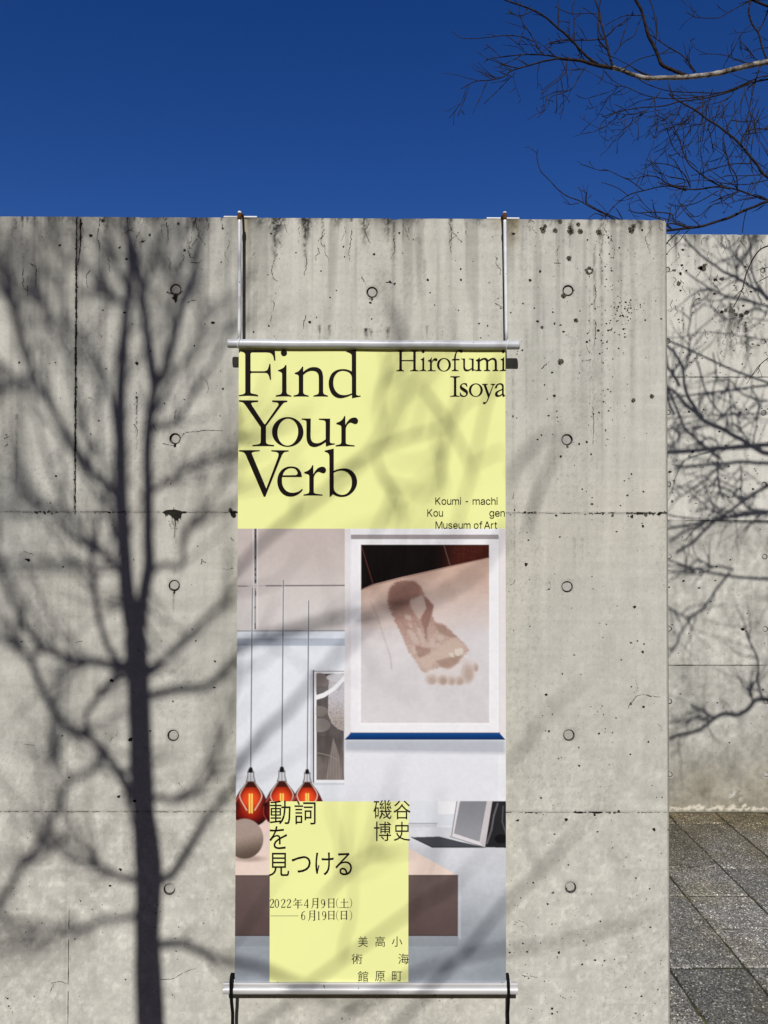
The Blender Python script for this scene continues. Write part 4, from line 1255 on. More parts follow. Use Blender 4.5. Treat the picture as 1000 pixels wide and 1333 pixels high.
GL['原'] = '129,141 276,141 276,108 129,108|129,193 276,193 276,161 129,161|245,58 307,-15 329,-1 265,69|130,70 70,1 92,-13 155,61|46,275 46,175 45,132 41,84 31,36 12,-7 35,-21 54,25 65,77 71,129 72,175 72,250 330,250 330,275|186,246 172,214 103,214 103,87 189,87 189,1 182,-5 139,-4 147,-28 202,-24 212,-15 215,1 215,87 303,87 303,214 201,214 216,242'
GL['町'] = '24,264 24,-1 47,-1 47,26 160,26 160,264|47,240 81,240 81,158 47,158|47,49 47,135 81,135 81,49|137,135 137,49 102,49 102,135|137,158 102,158 102,240 137,240|176,259 176,234 260,234 260,8 258,1 251,-1 193,0 202,-26 270,-22 283,-12 286,8 286,234 336,234 336,259'
GL['K'] = '104,145 104,216 139,261 174,303 212,344 364,509 448,509 231,276 228,276|60,0 60,509 125,509 125,334 124,225 125,193 125,0|372,0 188,259 228,309 449,0'
GL['o'] = '207,-8 159,-2 117,16 82,46 56,85 40,133 34,187 40,243 56,291 82,330 117,360 159,378 207,384 256,378 299,360 333,330 359,291 376,243 381,187 376,133 359,85 333,46 299,16 256,-2|207,46 242,51 270,66 292,89 307,117 316,151 319,187 316,224 307,258 292,287 270,310 242,325 207,330 173,325 145,310 124,287 108,258 99,224 96,187 99,151 108,117 124,89 145,66 173,51'
GL['u'] = '182,-5 146,-1 115,11 89,31 69,59 57,95 53,139 53,379 114,379 114,144 119,105 137,75 164,56 200,50 226,53 249,62 268,77 283,97 293,122 296,153 296,379 357,379 357,0 298,0 298,92 307,92 286,47 257,17 222,0'
GL['m'] = '53,0 53,379 112,379 112,295 108,295 118,323 132,346 172,376 219,386 257,380 287,361 309,331 321,295 312,295 322,321 337,343 381,375 437,386 468,383 497,372 522,354 541,328 553,296 557,255 557,0 496,0 496,254 490,289 473,313 447,326 419,330 395,328 374,320 345,290 335,247 335,0 274,0 274,260 269,288 253,311 229,326 199,330 158,320 140,307 126,289 117,266 114,238 114,0'
GL['i'] = '53,0 53,379 114,379 114,0|84,443 67,446 54,455 44,468 41,483 44,499 54,512 67,521 84,524 100,521 114,512 123,499 126,483 123,468 114,455 100,446'
GL['-'] = '337,244 337,188 114,188 114,244'
GL['a'] = '160,-9 126,-5 94,5 68,22 48,45 35,73 30,108 34,138 43,161 58,179 78,193 125,211 178,220 234,227 265,235 273,243 276,255 276,257 267,297 240,322 196,331 149,322 118,301 100,274 41,291 57,322 79,346 104,364 133,375 194,384 239,379 286,360 306,343 322,320 333,290 337,251 337,0 277,0 277,52 272,52 252,25 215,1|170,45 202,49 228,59 248,74 263,93 272,115 276,138 276,190 259,182 231,176 200,171 175,168 134,159 103,139 95,124 92,105 102,72 130,52'
GL['c'] = '207,-8 159,-2 117,16 82,46 56,85 40,133 34,187 40,243 56,291 82,330 117,360 159,378 207,384 260,377 305,356 340,322 362,277 303,262 290,289 270,311 242,325 207,330 173,325 145,310 124,287 108,258 99,224 96,187 99,151 108,117 124,89 145,66 173,51 207,46 243,52 271,66 292,89 304,117 363,102 341,56 306,21 261,-1'
GL['h'] = '114,227 114,0 53,0 53,509 114,509 114,287 102,287 124,332 152,362 187,379 227,384 264,380 295,369 321,349 341,321 353,285 357,240 357,0 296,0 296,235 290,275 273,304 246,323 210,329 184,326 161,317 141,303 126,283 117,257'
GL['g'] = '207,-151 168,-148 134,-140 82,-110 51,-69 101,-41 122,-66 154,-88 207,-97 249,-92 282,-75 304,-47 311,-6 311,68 306,68 287,41 252,16 227,8 195,5 152,10 113,27 80,53 55,90 39,136 34,191 39,246 55,293 80,332 112,361 152,378 196,384 228,382 253,373 288,346 308,319 313,319 313,379 372,379 372,-9 367,-54 350,-90 324,-117 291,-136 251,-147|205,59 237,63 264,75 285,95 300,121 309,154 312,193 309,231 300,264 285,291 264,312 237,325 205,330 172,325 145,312 124,290 109,262 99,229 96,193 99,155 109,123 124,96 145,76 172,63'
GL['e'] = '212,-8 161,-2 117,16 82,46 56,85 40,132 34,187 39,242 55,290 81,329 115,359 157,378 205,384 266,374 294,361 319,341 341,315 357,282 368,242 371,194 371,169 75,169 75,221 338,221 310,202 307,237 298,269 283,294 263,314 237,326 205,330 173,326 146,313 125,294 109,270 99,241 96,211 96,178 100,139 110,106 128,80 151,61 179,50 212,46 254,53 285,73 306,105 365,91 353,63 335,39 311,19 283,4 249,-5'
GL['n'] = '114,227 114,0 53,0 53,379 112,379 112,287 102,287 124,332 152,362 187,379 227,384 264,380 295,369 321,349 341,321 353,285 357,240 357,0 296,0 296,235 290,275 273,304 246,323 210,329 184,326 161,317 141,303 126,283 117,257'
GL['M'] = '60,0 60,509 152,509 277,187 287,159 299,123 311,84 322,49 307,49 318,83 330,121 342,158 352,187 476,509 568,509 568,0 504,0 504,291 504,327 505,369 506,413 507,457 513,457 498,409 482,363 467,322 456,291 342,0 286,0 170,291 159,321 145,361 129,408 112,457 119,457 120,416 121,372 122,328 122,291 122,0'
GL['s'] = '182,-8 145,-5 112,3 84,18 62,38 45,63 36,94 94,107 105,79 124,60 150,49 181,45 217,50 244,62 262,81 268,103 265,121 254,136 237,147 212,155 149,170 104,186 72,208 53,237 47,274 51,305 65,332 87,354 115,370 149,381 187,384 223,381 254,372 279,358 299,339 324,290 268,277 258,298 243,316 219,328 187,333 156,329 131,317 114,299 109,277 112,258 124,243 172,223 229,209 275,194 306,171 325,142 331,107 326,75 312,47 290,24 260,6 223,-5'
GL['f'] = '228,379 228,327 6,327 6,379|81,0 81,432 84,461 96,486 113,505 135,519 187,530 222,527 243,521 227,468 215,472 195,474 171,470 154,460 145,443 142,419 142,0'
GL['A'] = '16,0 201,509 276,509 463,0 395,0 287,302 264,372 232,478 245,478 213,371 191,302 85,0|110,142 110,199 370,199 370,142'
GL['r'] = '53,0 53,379 112,379 112,321 115,321 130,347 152,367 181,380 213,385 229,384 243,384 243,322 230,324 207,326 182,323 159,315 140,301 126,284 117,262 114,237 114,0'
GL['t'] = '204,379 204,327 6,327 6,379|65,471 126,471 126,98 128,76 136,61 150,53 170,50 185,51 202,54 213,2 192,-3 168,-4 125,2 92,21 72,52 65,93'


def curves_to_mesh(name, loops, Y, mat, parent, label=None):
    """filled flat lettering from closed loops in photograph pixels, printed on the cloth"""
    groups = loops
    V = []; F = []
    for g in groups:
        cu = bpy.data.curves.new("tmp", 'CURVE')
        cu.dimensions = '2D'; cu.fill_mode = 'BOTH'
        for lp in g:
            sp = cu.splines.new('POLY'); sp.use_cyclic_u = True
            sp.points.add(len(lp) - 1)
            for i, (x, y) in enumerate(lp):
                sp.points[i].co = (x, -y, 0, 1)
        ob = bpy.data.objects.new("tmp", cu)
        COL.objects.link(ob)
        dg = bpy.context.evaluated_depsgraph_get(); dg.update()
        me = bpy.data.meshes.new_from_object(ob.evaluated_get(dg))
        n = len(V)
        V += [(v.co.x, -v.co.y) for v in me.vertices]
        for f in me.polygons:
            F.append([n + i for i in f.vertices])
        bpy.data.objects.remove(ob); bpy.data.meshes.remove(me); bpy.data.curves.remove(cu)
    W = pxa(V, Y)
    G = []
    for f in F:     # all faces towards the viewer
        a, b, c = (V[i] for i in f[:3])
        s = (b[0] - a[0]) * (c[1] - a[1]) - (b[1] - a[1]) * (c[0] - a[0])
        G.append(f if s < 0 else f[::-1])
    o = mesh(name, W, G, mat)
    under(o, parent)
    return o


def outline(s, k=4):
    """'x,y' corner or 'x,y*' smooth point, closed"""
    raw = []
    for t in s.split():
        sm = t.endswith('*')
        x, y = t.rstrip('*').split(',')
        raw.append((float(x), float(y), sm))
    cs = [i for i, r in enumerate(raw) if not r[2]]
    if not cs:
        P = [r[:2] for r in raw]
        P = P[-2:] + P + P[:3]
        Q = cr(P, k)
        return [tuple(q) for q in Q[2 * k:-3 * k + 0]]
    out = []
    m = len(cs)
    for a in range(m):
        i0 = cs[a]; i1 = cs[(a + 1) % m]
        if i1 <= i0: i1 += len(raw)
        seg = [raw[j % len(raw)][:2] for j in range(i0, i1 + 1)]
        if len(seg) == 2: out.append(seg[0])
        else: out += [tuple(q) for q in cr(seg, k)[:-1]]
    return out


def ellipse(cx, cy, rx, ry, rot=0, n=40):
    c, s = math.cos(rot), math.sin(rot)
    return [(cx + rx * math.cos(t) * c - ry * math.sin(t) * s, cy + rx * math.cos(t) * s + ry * math.sin(t) * c) for t in (2 * math.pi * i / n for i in range(n))]


def traced(sc, ox, oy, loops):
    return [[(ox + x / sc, oy + y / sc) for x, y in lp] for lp in loops]


O_F = "50,98 830,98 845,312 815,318 800,245* 770,180* 720,148* 650,138 325,138 302,165 302,540 325,553 600,553 660,532* 692,470* 712,392 735,392 748,730 722,733 702,655* 670,598* 620,582 325,582 302,602 302,1005 318,1030* 370,1044* 430,1056* 467,1074 467,1096 380,1086* 260,1081* 150,1084* 50,1091 50,1072 115,1058* 165,1042* 188,1012 188,185 165,145* 120,128* 50,106"
O_I = "222,332 226,342 226,800 240,835* 280,855* 313,867 313,880 240,875* 180,874* 110,876* 40,880 40,862 95,850* 135,835* 150,800 150,500 145,470* 120,448* 78,434 78,424 130,405* 180,375* 208,333"
O_N = "370,484 370,470 430,445* 470,405* 500,362 517,362 517,455 570,413* 640,378* 720,370* 790,388* 840,438* 860,510* 863,575 863,800 876,835* 905,850* 946,866 946,880 880,877* 820,876* 760,877* 694,880 694,864 740,852* 775,835* 788,800 788,575 780,500* 745,450* 690,433* 630,436* 570,460* 517,504 517,800 530,835* 560,850* 613,866 613,880 550,877* 480,876* 410,877* 348,880 348,864 395,852* 428,835* 440,800 440,535 430,507* 405,494*"
O_D = ["795,85 797,1050 812,1072* 850,1083* 895,1083 893,1098 800,1115* 705,1136 705,1058 610,1100* 520,1126* 450,1134* 360,1115* 270,1045* 215,930* 198,820* 215,710* 270,600* 370,530* 490,506* 600,515* 700,555 700,215 685,175* 640,148* 580,127 585,112 690,98* 780,80",
       "702,1030 620,1060* 540,1071* 450,1058* 370,1005* 315,910* 298,790* 318,675* 380,585* 460,545* 545,543* 630,570* 680,620* 702,682"]
O_Y = "35,65 312,68 312,88 250,93* 212,104* 230,152 402,412 415,412 600,145 606,115* 585,97* 515,88 515,68 733,70 733,90 690,95* 655,130 425,440 425,660 435,690* 470,705* 543,714 543,730 460,727* 310,727* 230,730 230,714 300,705* 340,690* 350,660 350,455 125,130 90,95* 35,82"
O_U = "85,108 218,108 215,345 220,400* 245,448* 300,466* 360,455* 433,410 433,165 422,140* 395,130* 335,122 335,109 498,109 495,440 505,460* 530,467* 566,468 566,480 500,492* 437,512 433,447 370,488* 310,512* 265,518* 205,500* 165,440* 155,370 155,160 148,138* 125,127* 85,120"
O_R = "588,186 588,171 640,150* 680,115* 705,70 718,72 719,203 740,165* 780,118* 830,95* 875,98* 902,130* 895,168* 868,186* 835,180* 800,166* 770,174* 740,207* 725,248 725,450 735,475* 780,488* 852,496 852,510 770,507* 650,507* 577,510 577,496 620,486* 650,475* 660,450 660,230 650,207* 625,197*"
O_V = "35,65 335,66 335,78 265,85* 220,100* 230,140 430,620 598,175 606,120* 580,92* 502,80 502,66 753,68 753,82 690,93* 655,135 415,738 392,738 130,128 100,95* 35,80"
O_E = ["947,452 658,452 656,500* 665,570* 705,640* 770,678* 840,680* 900,662* 950,624 958,638 930,672* 870,715* 800,735* 720,727* 650,680* 605,605* 589,520* 603,430* 650,355* 720,312* 800,301* 880,322* 930,380*",
       "665,430 680,390* 720,345* 785,323* 850,338* 882,390* 874,418* 850,428"]
O_B = ["551,43 551,364 620,340* 710,329* 790,350* 855,410* 888,500* 876,590* 825,670* 745,726* 660,741* 590,728* 540,702 490,746 487,150 478,120* 458,100* 418,84 418,73",
       "551,390 610,365* 680,361* 750,390* 800,455* 813,540* 795,625* 745,690* 675,713* 605,695* 560,650* 551,600"]
O_H = "78,68 188,68 188,78 160,82* 148,92 148,206 312,206 312,92 303,82* 280,78 280,68 382,68 382,78 357,82* 348,92 348,335 358,350* 388,356 388,365 268,365 268,356 302,350* 312,335 312,219 148,219 148,335 155,350* 178,356 178,365 66,365 66,356 100,350* 110,335 110,92 102,82* 78,78"
O_f = "190,363 90,363 90,355 116,348* 124,333 124,208 90,208 92,199 124,186 129,150* 146,100* 180,66* 222,59* 249,74* 243,93* 225,97* 205,85* 186,79* 164,100* 153,150* 150,190 204,190 204,206 150,206 150,333 158,348* 190,355"
O_M = "440,214 442,205 472,190* 497,166 499,200 530,182* 568,174* 600,184* 618,205 650,185* 690,174* 725,187* 742,215* 746,250 746,335 751,348* 767,354 767,363 681,363 681,354 706,348* 712,335 712,245 708,215* 690,199* 665,200* 621,226 621,335 627,348* 646,354 646,363 555,363 555,354 583,348* 588,335 588,245 584,215* 565,199* 540,202* 499,226 499,335 505,348* 524,354 524,363 435,363 435,354 460,348* 466,335 466,238 460,222*"
O_II = "70,85 208,85 208,94 170,100* 158,112 158,350 168,364* 206,370 206,378 69,378 69,370 110,364* 122,350 122,112 110,100* 70,94"
O_S = "310,190 319,235 308,238 290,206* 258,197* 236,213* 246,240* 290,268* 323,302* 322,346* 287,378* 245,380* 211,366 207,320 217,318 236,354* 270,369* 298,351* 290,322* 245,292* 212,260* 212,220* 245,190* 285,185*"
O_y = "530,195 610,195 610,204 588,212* 594,232 634,342 680,225 680,210* 655,204 655,195 720,195 720,204 702,212* 690,232 630,400 605,450* 580,480* 557,488* 542,473* 552,456* 575,460* 592,450* 616,392 558,228 550,210* 530,204"
O_A = ["714,262 720,235* 740,205* 770,189* 802,186* 832,198* 844,232* 844,330 850,354* 863,357 863,368 835,381* 820,355 790,373* 750,382* 723,366* 717,336* 738,306* 785,282* 818,268 818,232* 805,208* 780,202* 754,218* 745,252",
       "818,283 785,298* 760,318* 753,342* 768,359* 795,354* 818,337"]
BIG = {'F': traced(16.667, 308, 450, [outline(O_F)]),
       'i': traced(13.333, 356, 450, [outline(O_I)]) + traced(13.333, 356, 450, [ellipse(182, 122, 54, 55)]),
       'n': traced(13.333, 356, 450, [outline(O_N)]),
       'd': traced(16.667, 416, 450, [outline(O_D[0]), outline(O_D[1])]),
       'Y': traced(11.111, 308, 515, [outline(O_Y)]),
       'o': traced(11.111, 308, 515, [ellipse(740, 523, 228, 215), ellipse(741, 526, 150, 197, .06)]),
       'u': traced(11.111, 385, 535, [outline(O_U)]),
       'r': traced(11.111, 385, 535, [outline(O_R)]),
       'V': traced(11.111, 308, 580, [outline(O_V)]),
       'e': traced(11.111, 308, 580, [outline(O_E[0]), outline(O_E[1])]),
       'b': traced(11.111, 385, 580, [outline(O_B[0]), outline(O_B[1])])}


def bb(loops):
    P = [p for l in loops for p in l]
    xs = [p[0] for p in P]; ys = [p[1] for p in P]
    return min(xs), min(ys), max(xs), max(ys)


def fit(loops, x0, y0, x1, y1):
    a = bb(loops)
    sx = (x1 - x0) / (a[2] - a[0]); sy = (y1 - y0) / (a[3] - a[1])
    return [[(x0 + (x - a[0]) * sx, y0 + (y - a[1]) * sy) for x, y in l] for l in loops]


def moved(loops, x0, yb, s=1.0):
    """left edge to x0, lowest point to yb, scaled"""
    a = bb(loops)
    return [[(x0 + (x - a[0]) * s, yb + (y - a[3]) * s) for x, y in l] for l in loops]


def glyph(ch):
    if ch == 'K':   # drawn as one outline
        return [[(x, -y) for x, y in ((60, 0), (60, 509), (122, 509), (122, 268), (352, 509), (434, 509), (232, 300), (449, 0), (373, 0), (188, 256), (122, 188), (122, 0))]]
    return glyph_(ch)


def glyph_(ch):
    return [[(x, -y) for x, y in parse(c)] for c in GL[ch].split('|')]


LY = BNY - 0.0014
curves_to_mesh("title_lettering", [BIG[c] for c in "FindYourVe"] + [moved(BIG['r'], 395.2, 645.0), BIG['b']], LY, M['ink'], banner)
sm = 0.446
A_ = [traced(11.111, 510, 450, [outline(O_H)]), moved(BIG['i'], 546.2, 482.8, sm), moved(BIG['r'], 556.5, 482.8, sm),
      moved(BIG['o'], 568.9, 483.2, sm), traced(11.111, 580, 450, [outline(O_f)]), moved(BIG['u'], 600.3, 483.1, sm),
      traced(11.111, 580, 450, [outline(O_M)]), moved(BIG['i'], 650.4, 482.8, sm),
      traced(11.111, 580, 482, [outline(O_II)]), traced(11.111, 580, 482, [outline(O_S)]), moved(BIG['o'], 610.4, 516.2, sm),
      traced(11.111, 580, 482, [outline(O_y)]), traced(11.111, 580, 482, [outline(O_A[0]), outline(O_A[1])])]
curves_to_mesh("artist_lettering", A_, LY, M['ink'], banner)


def sans(text, x0, x1, yb, caph):
    """a line of plain sans text from x0 to x1 standing on yb; widths from the glyphs"""
    adv = {' ': 150}
    s = caph / 509.0
    xs = []; x = 0
    gl = []
    for ch in text:
        if ch == ' ':
            x += 190; continue
        g = glyph(ch); a = bb(g)
        gl.append((g, x, a)); x += (a[2] - a[0]) + 58
    tot = x - 58
    k = (x1 - x0) / tot
    return [[[(x0 + (xx + gx - a[0]) * k, yb + yy * s) for xx, yy in l] for l in g] for g, gx, a in gl]


T_ = sans("Koumi", 566.8, 600.4, 656.8, 9.3) + sans("-", 606.3, 609.6, 656.8, 9.3) + sans("machi", 615.4, 648.0, 656.8, 9.3) + \
    sans("Kou", 556.4, 576.8, 672.2, 9.3) + sans("gen", 637.2, 657.3, 672.2, 9.3) + \
    sans("Museum", 567.0, 612.6, 688.1, 9.3) + sans("of", 617.0, 628.2, 688.1, 9.3) + sans("Art", 630.3, 647.4, 688.1, 9.3)
curves_to_mesh("museum_lettering", T_, LY, M['ink'], banner)


def kanji(items):
    return [fit(glyph(ch), *b) for ch, b in items]


K1 = kanji([('動', (351.6, 1042.2, 378.3, 1073.2)), ('詞', (383.4, 1042.6, 411.0, 1073.6)), ('を', (350.6, 1075.7, 374.0, 1105.6)),
            ('見', (349.8, 1110.2, 376.6, 1140.8)), ('つ', (379.6, 1114.4, 404.6, 1136.2)), ('け', (410.5, 1109.8, 434.4, 1139.6)), ('る', (436.6, 1110.2, 458.4, 1139.6))])
curves_to_mesh("headline_lettering", K1, LY, M['ink'], banner)
K2 = kanji([('磯', (486.2, 1041.4, 509.8, 1066.4)), ('谷', (512.3, 1042.2, 534.6, 1066.6)), ('博', (486.8, 1069.6, 509.2, 1095.0)), ('史', (512.8, 1069.8, 534.0, 1094.8))])
curves_to_mesh("name_lettering", K2, LY, M['ink'], banner)
K3 = kanji([('美', (466.2, 1219.0, 479.0, 1232.8)), ('高', (488.6, 1219.0, 501.4, 1232.8)), ('小', (510.2, 1219.2, 523.8, 1232.6)),
            ('術', (457.9, 1241.8, 471.8, 1255.2)), ('海', (518.6, 1241.4, 532.2, 1255.2)),
            ('館', (465.9, 1264.2, 479.4, 1278.0)), ('原', (488.4, 1264.4, 501.2, 1277.8)), ('町', (510.4, 1264.6, 523.6, 1277.4))])
for k_ in K3:
    curves_to_mesh("place_character", [k_], LY, M['ink'], banner)


def stroke(pts, w0, w1=None):
    """a thick line as one loop"""
    w1 = w0 if w1 is None else w1
    P = np.asarray(pts, float); n = len(P)
    T = np.gradient(P, axis=0); T /= np.maximum(np.linalg.norm(T, axis=1, keepdims=True), 1e-9)
    N = np.stack([-T[:, 1], T[:, 0]], 1)
    w = np.linspace(w0, w1, n)[:, None] / 2 if not hasattr(w0, '__len__') else np.asarray(w0)[:, None] / 2
    return [tuple(p) for p in np.vstack([P + N * w, (P - N * w)[::-1]])]


def date_marks():
    S = 8.333
    out = []
    V_, H_ = 11.5, 5.0                       # thick uprights, thin level strokes, in zoomed pixels

    def ad(loop): out.append([[(345 + x / S, 1160 + y / S) for x, y in loop]])

    def bar(x0, y0, x1, y1, w): ad(stroke([(x0, y0), (x1, y1)], w))

    def cv(pts, w): # varying width curve
        P = cr(pts, 5)
        ww = np.interp(np.linspace(0, 1, len(P)), np.linspace(0, 1, len(w)), w)
        T = np.gradient(P, axis=0); T /= np.linalg.norm(T, axis=1, keepdims=True)
        N = np.stack([-T[:, 1], T[:, 0]], 1) * ww[:, None] / 2
        ad([tuple(p) for p in np.vstack([P + N, (P - N)[::-1]])])

    def two(x):
        cv([(x + 6, 112), (x + 12, 95), (x + 26, 89), (x + 40, 97), (x + 42, 115), (x + 30, 138), (x + 6, 172)], [10, 5, 5, 11, 13, 8, 5])
        bar(x + 4, 177, x + 44, 177, 10); bar(x + 43, 180, x + 48, 160, 5)

    def zero(x):
        out.append([[(345 + a / S, 1160 + b / S) for a, b in ellipse(x + 25, 135, 25, 48)], [(345 + a / S, 1160 + b / S) for a, b in ellipse(x + 25, 135, 14, 43)]])

    def nine(x, y):
        out.append([[(345 + a / S, 1160 + b / S) for a, b in ellipse(x + 24, y + 28, 22, 29)], [(345 + a / S, 1160 + b / S) for a, b in ellipse(x + 23, y + 28, 12.5, 24)]])
        cv([(x + 42, y + 22), (x + 42, y + 55), (x + 30, y + 84), (x + 8, y + 94)], [9, 11, 8, 5])

    def six(x, y):
        out.append([[(345 + a / S, 1160 + b / S) for a, b in ellipse(x + 25, y + 66, 22, 29)], [(345 + a / S, 1160 + b / S) for a, b in ellipse(x + 26, y + 66, 12.5, 24)]])
        cv([(x + 8, y + 72), (x + 8, y + 42), (x + 20, y + 12), (x + 44, y + 0)], [9, 11, 8, 5])

    def sun(x, y, w=68, h=104):
        bar(x + 6, y, x + 6, y + h, V_ - 1); bar(x + w - 6, y, x + w - 6, y + h, V_)
        bar(x, y + 4, x + w, y + 4, H_); bar(x + 6, y + h * .46, x + w - 6, y + h * .46, H_); bar(x + 6, y + h * .88, x + w - 6, y + h * .88, H_)
        ad([(x + w - 14, y + 2), (x + w - 4, y - 6), (x + w + 3, y + 4), (x + w - 4, y + 8)])

    def moon(x, y):
        cv([(x + 16, y + 2), (x + 16, y + 55), (x + 12, y + 88), (x - 2, y + 112)], [V_ - 2, V_ - 1, 8, 4])
        bar(x + 66, y + 2, x + 66, y + 106, V_); bar(x + 12, y + 4, x + 70, y + 4, H_); bar(x + 16, y + 36, x + 66, y + 36, H_); bar(x + 16, y + 68, x + 66, y + 68, H_)
        cv([(x + 66, y + 104), (x + 58, y + 108), (x + 46, y + 102)], [10, 8, 3]); ad([(x + 60, y + 2), (x + 68, y - 7), (x + 75, y + 4), (x + 68, y + 8)])

    def par(x, y, h, d):
        cv([(x + d * 22, y), (x + d * 6, y + h * .22), (x, y + h / 2), (x + d * 6, y + h * .78), (x + d * 22, y + h)], [3, 5, 6.5, 5, 3])

    two(50); zero(104); two(172); two(234)
    # year
    cv([(336, 78), (326, 100), (306, 122)], [10, 7, 4]); bar(330, 100, 394, 100, H_); bar(334, 126, 390, 126, H_); bar(304, 152, 406, 152, H_ + .5)
    bar(335, 126, 335, 152, 9); bar(358, 100, 358, 192, V_); ad([(384, 100), (392, 91), (400, 101)]); ad([(380, 126), (387, 118), (394, 127)]); ad([(392, 152), (400, 143), (409, 153)])
    # four
    cv([(460, 90), (440, 128), (424, 156)], [5, 5, 5]); bar(424, 156, 474, 156, 6); bar(461, 88, 461, 184, 10.5); bar(450, 181, 472, 181, 4)
    moon(506, 78); nine(606, 90); sun(686, 82); par(774, 76, 112, 1)
    # earth
    bar(820, 122, 900, 122, H_); bar(858, 82, 858, 178, V_); bar(806, 180, 908, 180, H_ + .5); ad([(888, 122), (896, 113), (905, 123)]); ad([(894, 180), (902, 170), (911, 181)])
    par(942, 76, 112, -1)
    bar(62, 270, 362, 270, 4.5)
    six(390, 220); moon(472, 212)
    bar(584, 222, 584, 312, 10.5); bar(572, 312, 596, 312, 4); bar(572, 230, 584, 224, 5); nine(618, 220)
    sun(686, 216, 68, 96); par(774, 210, 112, 1); sun(822, 216, 68, 96); par(942, 210, 112, -1)
    return out


curves_to_mesh("date_lettering", date_marks(), LY, M['ink'], banner)

# ------------------------------------------------------------------ bars of the banner
def round_bar(name, xa, ya, xb, yb, Y, rad, mat, parent):
    V = []; F = []
    a = px(xa, ya, Y); b = px(xb, yb, Y)
    N = 30
    pts = [a + (b - a) * t for t in np.linspace(0, 1, N)]
    pts = [p + np.array([0, 0, .0005 * math.sin(i * .7)]) for i, p in enumerate(pts)]
    tube(V, F, pts, rad, 24, cap=False)
    ob = mesh(name, V, F, mat, shade=True)
    under(ob, parent)
    return ob, a, b


BARY = BNY - 0.005
top_bar, tb_a, tb_b = round_bar("top_bar", 298.4, 447.4, 674.3, 449.4, BARY, 0.0131, M['grey_paint'], banner)


def cap(name, p, sgn, rad, mat, parent):
    V = []; F = []
    n = 24
    prof = [(rad * 1.0, 0.0), (rad * 1.0, .002), (rad * .86, .0045), (rad * .55, .0052), (0.0005, .0052)]
    for r, t in prof:
        V += [(p[0] + sgn * t, p[1] + r * math.cos(2 * math.pi * i / n), p[2] + r * math.sin(2 * math.pi * i / n)) for i in range(n)]
    for k in range(len(prof) - 1):
        for i in range(n):
            j = (i + 1) % n
            F.append([k * n + i, k * n + j, (k + 1) * n + j, (k + 1) * n + i])
    o = mesh(name, V, F, mat, shade=True)
    o.parent = parent
    o.matrix_parent_inverse = Matrix.Translation(banner.location).inverted() if parent is banner else Matrix.Identity(4)
    return o


cap("end_cap", tb_a, -1, .0131, M['grey_paint'], top_bar)
cap("end_cap", tb_b, 1, .0131, M['grey_paint'], top_bar)


def bottom_profile():
    """clamp bar: flat lip above, groove, rounded tube below; extruded along X"""
    s = 1 / 432.0
    prof = cr([(0, 6.6), (-2.5, 6.6), (-3.2, 5.8), (-3.2, 3.2), (-2.4, 2.6), (-2.4, 2.2), (-4.2, 1.6), (-5.6, 0), (-5.8, -3), (-4.6, -5.8), (-1, -6.6)], 3)
    prof = [(y * s, z * s) for y, z in prof] + [(.006, -6.6 * s), (.009, -4 * s), (.009, 4 * s), (.006, 6.6 * s)]
    return prof


def build_bottom_bar():
    a = px(291.5, 1284.7, BNY); b = px(673.2, 1285.0, BNY)
    prof = bottom_profile(); m = len(prof)
    V = []; F = []
    N = 26
    for k in range(N):
        t = k / (N - 1); p = a + (b - a) * t
        V += [(p[0], p[1] - .003 + y, p[2] + z) for y, z in prof]
    for k in range(N - 1):
        for i in range(m):
            j = (i + 1) % m
            F.append([k * m + i, k * m + j, (k + 1) * m + j, (k + 1) * m + i])
    F.append([i for i in range(m)]); F.append([(N - 1) * m + i for i in range(m)][::-1])
    o = mesh("bottom_bar", V, F, M['alu'])
    under(o, banner)
    for p, sg in ((a, 1), (b, -1)):      # eyelets the straps pass through
        V = []; F = []
        c = np.array([p[0] + sg * .0265, p[1] - .004, p[2] + .0165])
        pts = [c + .0062 * np.array([math.cos(t), .25 * math.sin(t), math.sin(t)]) for t in np.linspace(0, 2 * math.pi, 18)]
        tube(V, F, pts, .0016, 7)
        e = mesh("eyelet", V, F, M['white'], shade=True)
        e.parent = o
    return a, b


bb_a, bb_b = build_bottom_bar()


